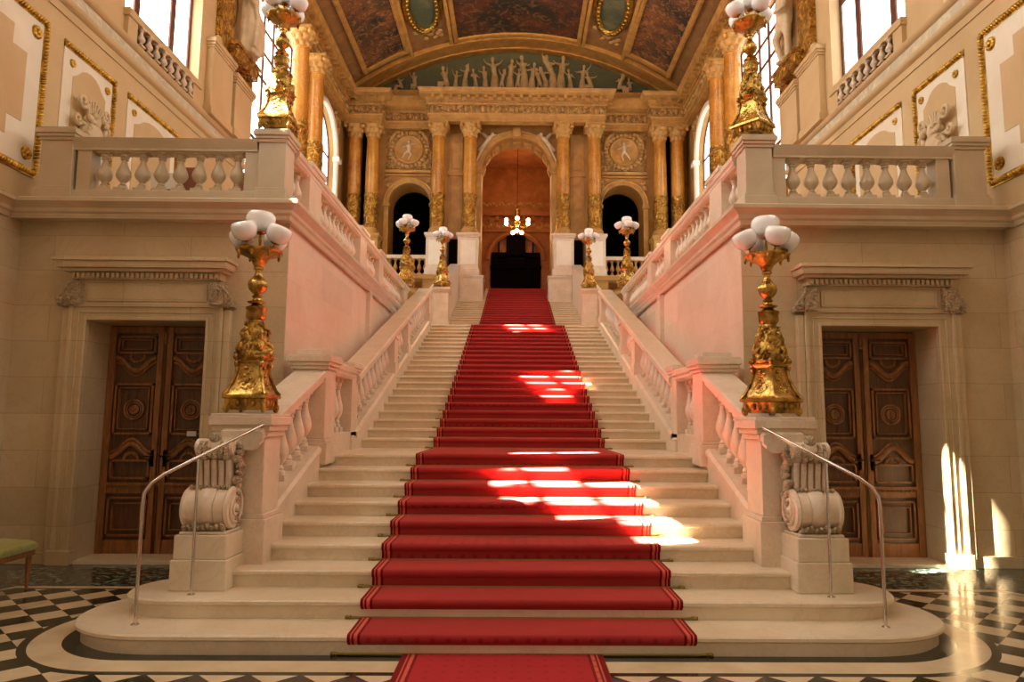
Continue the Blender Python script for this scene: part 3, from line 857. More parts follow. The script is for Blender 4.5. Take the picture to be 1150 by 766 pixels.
    for u0, u1 in ((2.75, DC - DH - .28), (DC + DH + .28, XW)):
        cbox(u0, u1, 3.0, 3.06, 0, .13)
    trim_o = mb.build('baseboard_' + nm, M['wall'], kind='structure', bevel=.005)
    mb = MB(); cbox(DC - DH - .05, DC + DH + .05, 3.02, 3.62, 0, .035)
    trim(mb, M['stair'])

    # ---------- door leaves
    dname = 'door_1' if s < 0 else 'door_2'
    d = bpy.data.objects.new(dname, None); COL.objects.link(d); d['kind'] = 'structure'; d.location = (s * DC, 3.5, .035)
    o = Vector(d.location); b = d
    for sg in (-1, 1):
        x0, x1 = sorted((0.006 * sg, sg * .685)); xc = (x0 + x1) / 2
        lf = MB().box(x0, x1, 0, .05, -.03, 2.74)
        leaf = lf.build('leaf', M['wooddark'], d)
        mb = MB()
        st = .085
        z_ = [0, .2, .72, .84, 1.28, 2.12, 2.66, 2.71]
        mb.box(x0, x0 + st, -.045, 0, 0, 2.71); mb.box(x1 - st, x1, -.045, 0, 0, 2.71)
        mb.box(x0, x1, -.034, 0, 0, .16); mb.box(x0, x1, -.034, 0, .70, .80); mb.box(x0, x1, -.034, 0, 2.64, 2.71)
        mb.box(x0, x1, -.05, 0, .80, .83)
        for i in range(18): mb.box(x0 + st + .012 + i * .0275, x0 + st + .026 + i * .0275, -.05, 0, .765, .795)
        def frame(a, b2, c, d2, w=.024, pr=-.042):
            mb.box(a, b2, pr, 0, c, c + w); mb.box(a, b2, pr, 0, d2 - w, d2); mb.box(a, a + w, pr, 0, c, d2); mb.box(b2 - w, b2, pr, 0, c, d2)
        a, b2 = x0 + st + .02, x1 - st - .02
        frame(a, b2, .2, .66); frame(a + .06, b2 - .06, .27, .59, .014)
        frame(a, b2, .87, 1.10); frame(a, b2, 2.38, 2.60); frame(a + .05, b2 - .05, 2.43, 2.56, .012)
        frame(a, b2, 1.40, 2.02); frame(a + .05, b2 - .05, 1.46, 1.97, .012)
        # swagged band above the tall panel, arched band below it
        for (cz, sgn, zz) in ((2.36, -1, 2.36), (1.10, 1, 1.10)):
            pts = []
            for k in range(25):
                u = -1 + 2 * k / 24
                f = .5 * (1 + math.cos(PI * u)) if abs(u) < 1 else 0
                pts.append((xc + u * (b2 - a) / 2 * 1.02, -.02, zz + sgn * (.03 + .16 * f)))
            mb.tube(pts, .034, 8)
            pts = [(p_[0], -.015, p_[2] + sgn * .058) for p_ in pts]; mb.tube(pts, .016, 6)
            for k in range(9):
                an = PI * k / 8
                mb.ball((xc + .085 * math.cos(an), -.012, zz + sgn * (.005 + .07 * math.sin(an))), .02, .014, .024, 8, 6)
        mb.build('carved_panels', M['wood'], leaf, ang=40)
        mb = MB()
        for r_, q in ((.115, .014), (.085, .010), (.05, .012)):
            mb.tube([(xc + r_ * math.cos(2 * PI * k / 24), -.02, 1.70 + r_ * math.sin(2 * PI * k / 24)) for k in range(24)], q, 6, closed=True)
        for k in range(8): mb.ball((xc + .03 * math.cos(k * PI / 4), -.02, 1.70 + .03 * math.sin(k * PI / 4)), .018, .012, .018, 8, 6)
        mb.ball((xc, -.03, 1.7), .014)
        mb.build('rosette', M['wood'], leaf, ang=50)
    mb = MB().box(-.022, .022, -.045, 0, 0, 2.71); mb.lathe([(.03, 0), (.036, .03), (.02, .05), (.035, .1), (.012, .16)], 12, Matrix.Translation((0, -.04, 2.5)))
    mb.build('meeting_stile', M['wood'], d, ang=40)
    for sg in (-1, 1):
        mb = MB().box(sg * .075 - .022, sg * .075 + .022, -.045, -.03, 1.02, 1.22)
        mb.tube([(sg * .075, -.05, 1.15), (sg * .075, -.085, 1.15), (sg * .03 + sg * .0, -.09, 1.148), (sg * .075 + sg * .08, -.085, 1.145)], .009, 8)
        mb.lathe([(.02, 0), (.02, .01), (.01, .014)], 10, Matrix.Translation((sg * .075, -.045, 1.15)) @ Matrix.Rotation(PI / 2, 4, 'X'))
        mb.build('handle', M['iron'], d, ang=50)
    # reveal back: dark room closed behind
    # ---------- gallery front balustrade
    bal = thing('gallery_balustrade', 'level stone balustrade of the %s gallery above the door' % nm, 'balustrade', (s * 4.1, 2.95, 4.16), 'gallery front balustrades')
    o = Vector(bal.location); b = bal
    GM = M['gallery']
    mb = MB(); xa, xb = sorted((s * 2.68, s * 5.62)); mb.box(xa, xb, 2.84, 3.1, 4.16, 4.27); mb.box(xa, xb, 2.86, 3.08, 4.27, 4.285); put(mb, 'plinth', GM, bevel=.006)
    mb = MB(); xa, xb = sorted((s * 3.05, s * 5.2)); mb.sweep([(-.15, -.03), (-.11, -.11), (.11, -.11), (.15, -.03), (.16, 0), (-.16, 0)][::-1], [(xa, 2.97, 4.90), (xb, 2.97, 4.90)])
    mb.box(xa, xb, 2.86, 3.08, 4.765, 4.80); put(mb, 'handrail', GM)
    for u0, u1 in ((5.20, 5.57), (2.71, 3.03)):
        mb = MB(); xa, xb = sorted((s * u0, s * u1)); pier(mb, xa, xb, 2.84, 3.16, 4.16, 5.02, .15, .16, .045); put(mb, 'pier', GM, bevel=.006)
    for u in (5.08, 3.12):
        mb = MB().box(s * u - .08, s * u + .08, 2.88, 3.06, 4.27, 4.78); put(mb, 'end_post', GM)
    for i in range(8):
        inst(BAL_G, 'baluster', bal, (s * (4.885 - i * .2243) - s * 4.1, .02, .125 - .0), 0)
    # ---------- gallery side balustrade along the stairwell
    bal = thing('gallery_balustrade', 'long marble balustrade along the %s gallery edge beside the second flight' % nm, 'balustrade', (s * 2.80, 7.5, 4.16), 'gallery side balustrades')
    o = Vector(bal.location); b = bal; XS = s * 2.82
    mb = MB().box(XS - .14, XS + .14, 3.16, 12.1, 4.155, 4.28); put(mb, 'plinth', bevel=.005)
    mb = MB().sweep([(d_ * .85, z_) for d_, z_ in RAIL], [(XS, 3.2, 4.93), (XS, 11.6, 4.93)]); put(mb, 'handrail')
    for y0, y1 in ((3.75, 4.3), (6.75, 7.25), (8.45, 8.85), (11.55, 12.05)):
        mb = MB(); pier(mb, XS - .13, XS + .13, y0, y1, 4.16, 4.98 if y0 < 11 else 4.90, .14, .16, .04); put(mb, 'pier', bevel=.005)
    for y0, y1 in ((3.2, 3.75), (4.3, 6.75), (7.25, 8.45), (8.85, 11.55)):
        n = max(1, int((y1 - y0) / .225))
        for i in range(n):
            inst(BAL_GF, 'baluster', bal, (XS - o.x, y0 + (i + .5) * (y1 - y0) / n - 7.5, .12))

# ------------------------------------------------------------------ side walls of the front hall
WA = [(5.95, 1.2, 7.72, 13.85, 0), (2.6, 1.25, 7.32, 14.2, 0), (-.2, 1.25, 7.32, 14.2, 0), (-4.2, 1.25, 7.45, 13.85, 0)]  # some nearer ones are unseen and added for the sun patches
CLEAR = {}
win_i = [0]
def window(uc, hf, zb, zt, P, ncol, nrow, clear=(), arch=0, w0=.22, pane='pane', rows=None, thick=.07):
    """P(u,w,z) maps wall coordinates to space; window set back w0 from the face"""
    win_i[0] += 1
    wn = bpy.data.objects.new('window_%d' % win_i[0], None); COL.objects.link(wn); wn['kind'] = 'structure'
    def bx(mb, a, b, w, w2, c, d):
        vs = [P(u, ww, z) for z in (c, d) for ww in (w, w2) for u in (a, b)]
        mb.add(vs, [(0, 2, 3, 1), (4, 5, 7, 6), (0, 1, 5, 4), (2, 6, 7, 3), (0, 4, 6, 2), (1, 3, 7, 5)])
    fr = MB()
    us = [uc - hf + 2 * hf * q for q in ncol]
    zs = rows or [zb + (zt - zb) * k / nrow for k in range(nrow + 1)]
    ztop = zt + (hf * arch if arch else 0)
    for k, u in enumerate(us):
        t = thick if 0 < k < len(us) - 1 else max(.09, thick * .8)
        zt2 = zt if k in (0, len(us) - 1) else (zt + math.sqrt(max(0, 1 - ((u - uc) / hf) ** 2)) * hf * arch if arch else zt)
        bx(fr, u - t / 2, u + t / 2, w0 - .03, w0 + .05, zb, zt2)
    for k, z in enumerate(zs):
        t = .08 if k in (0, len(zs) - 1) else thick * .75
        bx(fr, uc - hf, uc + hf, w0 - .025, w0 + .045, z - t / 2, z + t / 2)
    if arch:
        fr.tube([P(uc + hf * math.cos(PI * k / 20), w0, zt + hf * arch * math.sin(PI * k / 20)) for k in range(21)], .05, 6)
    fr.build('window_frame', M['winframe'], wn)
    for i in range(len(us) - 1):
        for j in range(len(zs) - 1):
            a, b, c, d = us[i], us[i + 1], zs[j], zs[j + 1]
            mt = M['clear'] if (i, j) in clear else M[pane]
            pb = MB(); bx(pb, a + .02, b - .02, w0, w0 + .012, c + .02, d - .02)
            pb.build('pane', mt, wn, smooth=False)
    if arch:
        pb = MB(); N = 16
        pts = [(uc + hf * .98 * math.cos(PI * k / N), zt + hf * .98 * arch * math.sin(PI * k / N)) for k in range(N + 1)]
        vs = [P(u, w0, z) for u, z in pts] + [P(u, w0 + .012, z) for u, z in pts]
        n = len(pts)
        pb.add(vs, [tuple(range(n)), tuple(range(2 * n - 1, n - 1, -1))] + [(i, (i + 1) % n, n + (i + 1) % n, n + i) for i in range(n)])
        pb.build('pane', M[pane], wn, smooth=False)
    return wn
ROWS = [7.32, 8.1, 8.75, 9.4, 10.05, 10.7, 11.35, 12.0, 12.6, 13.3, 14.2]
COLS3 = [0, .2, .38, .56, .74, 1] 
clearL = {0: {(1, 1), (1, 2), (0, 1)},  # clear panes picked to shape the sun patches; the other panes block it
          1: {(0, 1), (0, 2), (1, 2)},
          2: {(5, 0), (5, 1), (4, 0), (4, 1), (4, 2), (3, 1), (3, 2), (2, 2), (1, 2), (2, 7), (2, 8), (2, 9)},
          3: set()}
for s in (-1, 1):
    nm = SIDE[s]
    Pw = lambda u, w, z: (s * (XW + w), u, z)
    mb = strips_wall(-9.0, 9.4, 4.2, 14.6, [(a, b, c, d, e) for a, b, c, d, e in WA], Pw, .5)
    mb.build('wall_' + nm, M['plaster'], kind='structure', smooth=False)
    mb = MB(); xa, xb = sorted((s * XW, s * (XW + .5))); mb.box(xa, xb, -9.0, 9.4, 0, 4.2)
    mb.build('wall_' + nm + '_lower', M['wall'], kind='structure', smooth=False)
    for k, (a, b_, c, d, e) in enumerate(WA):
        if k < 3:
            window(a, b_, c, d, Pw, [0, .27, .73, 1] if k == 0 else [0, .27, .5, .73, 1] if s > 0 else [0, .2, .404, .468, .62, .8, 1] if k == 2 else [0, .16, .3, .5, .73, 1], 10,
                   clearL[k] if s < 0 else (), pane='paneleft' if s < 0 else 'pane', rows=[c, 9.45, 10.2, 10.9, 13.85] if k == 0 else ROWS, thick=.15 if k == 0 else .07)
        else:
            window(a, b_, c, d, Pw, [0, .27, .73, 1], 6, pane='paneleft' if s < 0 else 'pane')
    # string course at gallery level along the lower wall, frieze and cornice under the windows
    mb = MB(); path = [(s * XW, -9, 0), (s * XW, 2.8, 0)]
    sg = 1 if s < 0 else -1     # left wall: direction +y, left normal = -x (into the wall) -> flip
    pr = [(-d_ * sg * (1), z_ + 3.93) for d_, z_ in STRING]
    mb.sweep(pr, path); trim(mb, M['wall'], ang=30)
    def wallsweep(pr, mat, y0, y1, **kw):
        mb = MB(); mb.sweep([(-d_ * sg, z_) for d_, z_ in pr], [(s * XW, y0, 0), (s * XW, y1, 0)]); return trim(mb, mat, **kw)
    wallsweep([(0, 6.80), (.02, 6.80), (.02, 6.83), (0, 6.83)], M['plaster'], -9, 9.4)
    wallsweep([(0, 6.93), (.05, 6.95), (.07, 6.98), (.07, 7.02), (.03, 7.03), (0, 7.03)], M['plaster'], -9, 9.4)
    wallsweep([(0, 7.03), (.025, 7.03), (.025, 7.2), (0, 7.2)], M['frieze'], -9, 9.4)
    wallsweep([(0, 7.2), (.04, 7.21), (.07, 7.23), (.09, 7.26), (.09, 7.285), (.0, 7.29)], M['plaster'], -9, 9.4)
    # window balustrade panel under the first window
    wb = thing('window_balustrade', 'small stone balustrade built under the %s upper window' % nm, 'balustrade', (s * (XW - .05), 5.9, 7.3), 'balustrades under the upper windows')
    o = Vector(wb.location); b = wb
    mb = MB(); xa, xb = sorted((s * (XW + .18), s * (XW - .10)));
    mb.box(xa, xb, 4.72, 7.12, 7.60, 7.66); mb.box(xa, xb + 0, 4.72, 7.12, 7.66, 7.72); put(mb, 'sill', M['plaster'], bevel=.006)
    mb = MB(); xa, xb = sorted((s * (XW + .02), s * (XW - .07))); mb.box(xa, xb, 4.75, 5.0, 7.29, 7.6); put(mb, 'end_block', M['plaster']); mb = MB().box(xa, xb, 6.85, 7.1, 7.29, 7.6); put(mb, 'end_block', M['plaster'])
    mb = MB(); xa, xb = sorted((s * (XW + .002), s * (XW - .004))); mb.box(xa, xb, 5.0, 6.85, 7.3, 7.6); put(mb, 'shade_back', M['olive'])  # dark sheet on the wall face painting the shade behind the balusters
    for i in range(8):
        inst(BAL_GF, 'baluster', wb, (-s * .012, 5.12 + i * .23 - 5.9, 0), 0, (.8, .95, .6))
    # pedestals and gilded pilaster at the end of the front hall
    ped = thing('wall_pedestal', 'plastered double pedestal under the %s statue beside the tall window' % nm, 'pedestal', (s * (XW - .1), 8.4, 7.3), 'statue pedestals')
    o = Vector(ped.location); b = ped
    mb = MB(); xa, xb = sorted((s * (XW + .0), s * (XW - .13))); pier(mb, xa, xb, 7.42, 8.35, 7.29, 8.80, .2, .18, .05); put(mb, 'near_pedestal', M['plaster'], bevel=.008)
    mb = MB(); xa, xb = sorted((s * (XW + .0), s * (XW - .17))); pier(mb, xa, xb, 8.4, 9.28, 7.29, 8.60, .2, .18, .05); put(mb, 'far_pedestal', M['plaster'], bevel=.008)
    mb = MB().lathe([(.09, 8.80), (.1, 8.83), (.07, 8.86), (.08, 8.9), (.03, 8.95)], 14, Matrix.Translation((s * (XW - .10), 7.62, 0))); put(mb, 'finial', M['plaster'])
    mb = MB(); xa, xb = sorted((s * XW, s * (XW - .3))); mb.box(xa, xb, 8.1, 9.2, 8.8, 9.08); mb.box(min(xa, xb) - .03, max(xa, xb) + .03, 8.05, 9.25, 9.04, 9.12); put(mb, 'statue_block', M['goldrel'], bevel=.006)
    mb = MB()
    for u0, u1 in ((7.72, 8.3), (8.95, 9.36)):
        xa, xb = sorted((s * XW, s * (XW - .12))); mb.box(xa, xb, u0, u1, 8.8 if u0 < 8 else 8.6, 14.5)
    trim(mb, M['goldrel'])
    # statue
    st_ = MB(); sx = s * (XW - .22); sy = 8.7; z0 = 9.12
    if s < 0:    # draped standing figure
        st_.lathe([(.26, 0), (.28, .1), (.24, .5), (.2, .85), (.19, 1.0), (.22, 1.2), (.2, 1.38), (.08, 1.5)], 24, Matrix.Translation((sx, sy, z0)), disp=lambda a, z: 1 + .12 * math.sin(7 * a + 2 * z) * (z < 1.1))
        st_.capsule((sx + .1, sy - .2, z0 + 1.4), .07, (sx + .16, sy - .26, z0 + 1.1), .055); st_.capsule((sx + .16, sy - .26, z0 + 1.1), .055, (sx + .22, sy - .05, z0 + 1.0), .04)
        st_.capsule((sx, sy + .22, z0 + 1.4), .07, (sx + .05, sy + .28, z0 + 1.08), .055); st_.capsule((sx + .05, sy + .28, z0 + 1.08), .055, (sx + .16, sy + .2, z0 + .85), .04)
        for k in range(6): st_.tube([(sx + .18, sy - .2 + .07 * k, z0 + 1.2 - .05 * k), (sx + .24, sy - .1 + .06 * k, z0 + .8), (sx + .25, sy - .22 + .09 * k, z0 + .1)], [.03, .05, .04], 8)
    else:
        st_.capsule((sx, sy - .12, z0 + .05), .06, (sx, sy - .11, z0 + .5), .075); st_.capsule((sx, sy - .11, z0 + .5), .075, (sx, sy - .08, z0 + .92), .12)
        st_.capsule((sx - .02, sy + .16, z0 + .12), .06, (sx - .16, sy + .12, z0 + .55), .075); st_.capsule((sx - .16, sy + .12, z0 + .55), .075, (sx, sy + .07, z0 + .92), .12)
        st_.capsule((sx, sy, z0 + .95), .17, (sx, sy + .02, z0 + 1.32), .19)
        st_.capsule((sx, sy - .2, z0 + 1.4), .065, (sx - .12, sy - .28, z0 + 1.12), .055); st_.capsule((sx - .12, sy - .28, z0 + 1.12), .055, (sx - .25, sy - .1, z0 + 1.05), .04)
        st_.capsule((sx, sy + .22, z0 + 1.4), .065, (sx, sy + .3, z0 + 1.1), .055); st_.capsule((sx, sy + .3, z0 + 1.1), .055, (sx - .1, sy + .22, z0 + .85), .04)
        st_.capsule((sx - .1, sy - .14, z0 + .04), .05, (sx, sy - .12, z0 + .04), .05); st_.capsule((sx - .12, sy + .14, z0 + .06), .05, (sx, sy + .16, z0 + .06), .05)
        st_.tube([(sx + .1, sy + .2, z0 + 1.0), (sx + .12, sy + .24, z0 + .5), (sx + .1, sy + .2, z0)], [.08, .14, .16], 10)
    st_.capsule((sx, sy, z0 + 1.42), .07, (sx - s * .01, sy, z0 + 1.58), .06)
    st_.ball((sx - s * .02, sy, z0 + 1.68), .1, .095, .13); st_.ball((sx - s * .12, sy, z0 + 1.66), .025, .02, .03)
    st_.ball((sx + s * .03, sy, z0 + 1.72), .115, .11, .12)
    tag(st_.build('statue', M['statue'], remesh=.022), ('plaster statue of a draped standing figure on the left upper wall' if s < 0 else 'plaster statue of a bare-legged standing figure on the right upper wall'), 'statue', 'statues on the upper walls')

    # ---------- painted wall panels with gilded rope frames
    def wpanel(y0, y1, z0, z1, label, near=False, bottom=True):
        w = thing('wall_panel', label, 'wall panel', (s * XW, (y0 + y1) / 2, z0), 'gilt-edged wall panels')
        nonlocal_o = Vector(w.location)
        def q(mb, name, mat, **kw):
            mb.v = [tuple(Vector(v) - nonlocal_o) for v in mb.v]; return mb.build(name, mat, w, **kw)
        def bb(mb, t0, t1, a, b2, c, d2):
            xa, xb = sorted((s * (XW - t0), s * (XW - t1))); mb.box(xa, xb, a, b2, c, d2)
        mb = MB(); bb(mb, -.01, .015, y0, y1, z0, z1); q(mb, 'white_border', M['panelwhite'])
        # inner field with notched corners
        w_ = .2 if y1 - y0 < 2 else .3
        a, b2, c, d2 = y0 + w_, y1 - w_, z0 + w_, z1 - w_
        nn = .16 if y1 - y0 < 2 else .24
        poly = [(a + nn, c), (b2 - nn, c), (b2 - nn, c + nn), (b2, c + nn), (b2, d2 - nn)]
        if y1 - y0 < 2:
            for k in range(9): poly.append(((a + b2) / 2 + (b2 - a) / 2 * .98 * math.cos(PI * k / 8) * (.75 if 0 < k < 8 else 1), d2 - nn + (nn + .04) * math.sin(PI * k / 8)))
        else:
            poly += [(b2 - nn, d2 - nn), (b2 - nn, d2), (a + nn, d2), (a + nn, d2 - nn)]
        poly += [(a, d2 - nn), (a, c + nn), (a + nn, c + nn)]
        xa, xb = sorted((s * (XW - .01), s * (XW - .022)))
        mb = MB().prism(poly, 'X', xa, xb); q(mb, 'inner_field', M['plaster'])
        g_ = MB()
        runs = [((y0, z1), (y1, z1)), ((y1, z1), (y1, z0))]
        if bottom: runs.append(((y0, z0), (y1, z0)))
        for (ya_, za_), (yb_, zb_) in runs:
            L = math.hypot(yb_ - ya_, zb_ - za_); n = int(L / .045)
            vert = abs(yb_ - ya_) < .01
            for i in range(n):
                t_ = (i + .5) / n; yy = ya_ + (yb_ - ya_) * t_; zz = za_ + (zb_ - za_) * t_
                Mx = Matrix.Translation((s * (XW - .03), yy, zz)) @ Matrix.Rotation(.5 if vert else 1.1, 4, 'X')
                g_.ball((0, 0, 0), .035, .04, .019, 8, 6, Mx)
            if vert: bb(g_, 0, .02, ya_ - .05, ya_ + .05, zb_, za_)
            else: bb(g_, 0, .02, ya_, yb_, za_ - .05, za_ + .05)
        q(g_, 'gilded_moulding', M['goldframe'], ang=60)
        for yy, zz in ((y1 - .17, z1 - .2), (y0 + .17, z1 - .2), (y1 - .17, z0 + .2), (y0 + .17, z0 + .2)):
            mb = MB()
            r_ = .055 if y1 - y0 < 2 else .085
            for k in range(8): mb.ball((s * (XW - .03), yy + r_ * .62 * math.cos(k * PI / 4), zz + r_ * .62 * math.sin(k * PI / 4)), .02, r_ * .32, r_ * .32, 8, 6)
            mb.ball((s * (XW - .035), yy, zz), .03, r_ * .35, r_ * .35, 8, 6); mb.lathe([(r_, 0), (r_, .02), (r_ * .9, .02)], 16, Matrix.Translation((s * (XW - .0), yy, zz)) @ Matrix.Rotation(-s * PI / 2, 4, 'Y'))
            q(mb, 'rosette', M['goldframe'], ang=60)
        return w
    wpanel(-.6, 3.15, 4.56, 6.49, 'large gilt-edged wall panel at the %s edge of the picture beyond the gallery end' % nm)
    wpanel(3.5, 4.62, 4.35, 6.46, 'narrow gilt-edged wall panel with a carved crest behind the %s gallery pier' % nm)
    wpanel(4.98, 6.5, 4.35, 6.46, 'gilt-edged wall panel rising in a wedge above the %s gallery rail' % nm)
    # carved crest
    mb = MB(); cy_, cz_ = 4.05, 5.55; xx = s * (XW - .1)
    rnd = random.Random(5)
    mb.ball((xx, cy_, cz_ - .12), .1, .24, .2); mb.ball((xx, cy_, cz_ + .08), .1, .13, .13)
    for k in range(44):
        an = rnd.uniform(0, 2 * PI); rr = rnd.uniform(.12, .34)
        mb.ball((xx - s * rnd.uniform(0, .1), cy_ + rr * math.cos(an), cz_ - .12 + rr * .75 * math.sin(an)), rnd.uniform(.03, .05), rnd.uniform(.025, .05), rnd.uniform(.03, .06), 8, 6)
    for sg2 in (-1, 1):
        def spi(cy2, cz2, r2, a0, dr, n2=22): return [(xx - s * .02, cy2 + dr * r2 * (1 - .8 * q2 / n2) * math.cos(a0 + 2.6 * PI * q2 / n2), cz2 + r2 * (1 - .8 * q2 / n2) * math.sin(a0 + 2.6 * PI * q2 / n2)) for q2 in range(n2 + 1)]
        mb.tube([(xx, cy_ + sg2 * .08, cz_ + .02), (xx, cy_ + sg2 * .12, cz_ + .2)] + spi(cy_ + sg2 * .26, cz_ + .26, .1, PI, sg2), .026, 7)
        mb.tube(spi(cy_ + sg2 * .34, cz_ - .02, .08, PI, sg2), .024, 7)
        mb.tube(spi(cy_ + sg2 * .30, cz_ - .28, .07, PI / 2, sg2), .022, 7)
    for k in range(7): mb.capsule((xx, cy_ + (k - 3) * .03, cz_ + .12), .02, (xx - s * .02, cy_ + (k - 3) * .06, cz_ + .34 - .02 * abs(k - 3)), .016, 6)
    mb.box(min(s * XW, xx), max(s * XW, xx), cy_ - .1, cy_ + .1, cz_ - .15, cz_ + .1)
    tag(mb.build('carved_crest', M['statue'], ang=70), 'carved stone crest with scrolls on the %s wall panel above the gallery pier' % nm, 'wall carving', 'carved crests')

# end wall behind the camera with tall glowing windows added as front fill light, ceiling of the front hall
Pb = lambda u, w, z: (u, -9.0 - w, z)
strips_wall(-5.9, 5.9, 0, 14.6, [(-3.9, 1.1, .6, 9.5, 0), (0, 1.5, .1, 9.5, 0), (3.9, 1.1, .6, 9.5, 0)], Pb, .4).build('wall_back', M['plaster'], kind='structure', smooth=False)
for uc, hf, zb in ((-3.9, 1.1, .6), (0, 1.5, .1), (3.9, 1.1, .6)):
    window(uc, hf, zb, 9.5, Pb, [0, .5, 1], 5, pane='panefill')
MB().box(-6.4, 6.4, -9.4, 9.7, 14.6, 14.9).build('ceiling', M['plaster'], kind='structure')

# ------------------------------------------------------------------ nave: side walls, columns
XN = 7.0
NW = [(13.0, 3.1, 7.8, 13.4, 0), (19.3, 1.45, 8.3, 11.6, 1.0)]
PEDZ, CAPZ, ENT = 8.88, 13.45, 14.85
for s in (-1, 1):
    nm = SIDE[s]
    Pn = lambda u, w, z: (s * (XN + w), u, z)
    strips_wall(9.2, 23.6, 0, 18.2, NW, Pn, .5).build('wall_' + nm + '_nave', M['nave'], kind='structure', smooth=False)
    xa, xb = sorted((s * XW, s * 7.5)); MB().box(xa + .004, xb, 9.0, 9.395, 0, 14.9).build('wall_' + nm + '_return', M['nave'], kind='structure', smooth=False)
    window(13.0, 3.1, 7.8, 13.4, Pn, [0, .17, .34, .5, .62, .74, .87, 1], 7, {(0, 4), (1, 4), (0, 3)} if s < 0 else (), w0=.25, pane='paneleft' if s < 0 else 'pane', rows=[7.8, 9.3, 11.2, 12.0, 12.7, 13.4], thick=.13)
    window(19.3, 1.45, 8.3, 11.6, Pn, [0, .33, .66, 1], 4, arch=1.0, w0=.25)
    # arch moulding round the far window
    mb = MB(); R_ = 1.55
    mb.tube([(s * (XN - .02), 19.3 - R_, 8.0), (s * (XN - .02), 19.3 - R_, 11.6)] + [(s * (XN - .02), 19.3 - R_ * math.cos(PI * k / 20), 11.6 + R_ * math.sin(PI * k / 20)) for k in range(21)] + [(s * (XN - .02), 19.3 + R_, 11.6), (s * (XN - .02), 19.3 + R_, 8.0)], .12, 8)
    for sg in (-1, 1): mb.box(*sorted((s * (XN - .2), s * (XN + .05))), 19.3 + sg * R_ - .2, 19.3 + sg * R_ + .2, 11.45, 11.62)
    trim(mb, M['panelwhite'])
    # relief in the spandrels
    mb = MB(); rnd = random.Random(11)
    for sg in (-1, 1):
        for k in range(14):
            mb.ball((s * (XN - .03), 19.3 + sg * rnd.uniform(1.1, 1.8), rnd.uniform(12.6, 13.3)), .09, rnd.uniform(.06, .14), rnd.uniform(.08, .16), 8, 6)
    trim(mb, M['relief'], ang=60)

def column_parts(t, r, z0, z1, gild=True):
    """shaft, base, capital, gilded sleeve; built around the local origin (z is absolute minus z0)"""
    h = z1 - z0
    MB().lathe([(r * 1.35, 0), (r * 1.35, .08), (r * 1.2, .09), (r * 1.3, .13), (r * 1.3, .17), (r * 1.12, .2), (r * 1.18, .24), (r * 1.04, .27)], 24).build('base', M['navetrim'], t)
    MB().lathe([(r * 1.0, .26), (r, h * .33), (r * .97, h * .6), (r * .88, h - .62), (r * .95, h - .6), (r * .95, h - .57), (r * .86, h - .56)], 24).build('shaft', M['column'], t)
    if gild:
        def dd(a, z): return 1 + .07 * max(0, math.sin(5 * a + math.sin(z * 9) * 1.2)) + .05 * max(0, math.sin(z * 13 + 2 * math.sin(3 * a)))
        mb = MB().lathe([(r * 1.02, .30 + k * .08) for k in range(18)], 40, disp=dd)
        mb.build('gilded_sleeve', M['goldrel'], t, ang=60)
    mb = MB()
    def leaf(a, z):
        u = (z - (h - .58)) / .5
        lobes = abs(math.sin(4 * a + (PI / 2 if .33 < u < .72 else 0)))
        return 1 + .22 * lobes * (.3 + abs(math.sin(u * PI * 2.6)))
    mb.lathe([(r * (.84 + .55 * (k / 12) ** 2), h - .58 + .46 * k / 12) for k in range(13)], 48, disp=leaf)
    q = r * 1.42
    mb.box(-q, q, -q, q, h - .10, h)
    for ax in (-1, 1):
        for ay in (-1, 1):
            mb.ball((ax * q * .88, ay * q * .88, h - .16), .07, .07, .075, 8, 6)
    for a in range(4): mb.ball((q * math.cos(a * PI / 2), q * math.sin(a * PI / 2), h - .08), .05, .05, .05, 8, 6)
    mb.build('capital', M['navetrim'], t, ang=60)

def make_column(x, y, label, r=.27, z0=PEDZ, z1=CAPZ):
    t = thing('column', label, 'column', (x, y, z0), 'marble columns')
    column_parts(t, r, z0, z1); return t
c0 = make_column(-1.86, 21.75, 'orange marble column left of the central arch, inner of its pair')
rest = [(1.86, 21.75, 'orange marble column right of the central arch, inner of its pair'),
        (-3.12, 21.75, 'orange marble column between the left small arch and the left inner column'),
        (3.12, 21.75, 'orange marble column between the right small arch and the right inner column'),
        (-5.78, 21.9, 'orange marble column left of the left small arch, inner of the corner pair'),
        (5.78, 21.9, 'orange marble column right of the right small arch, inner of the corner pair'),
        (-6.50, 21.9, 'orange marble column in the far left corner, outer of the corner pair'),
        (6.50, 21.9, 'orange marble column in the far right corner, outer of the corner pair'),
        (-6.60, 16.75, 'tall orange marble column on the left wall just before the arched window'),
        (6.60, 16.75, 'tall orange marble column on the right wall just before the arched window'),
        (-6.60, 15.1, 'tall orange marble column on the left wall beside the upper candelabrum'),
        (6.60, 15.1, 'tall orange marble column on the right wall beside the upper candelabrum')]
for x, y, l in rest: dup(c0, (x, y, PEDZ), l)

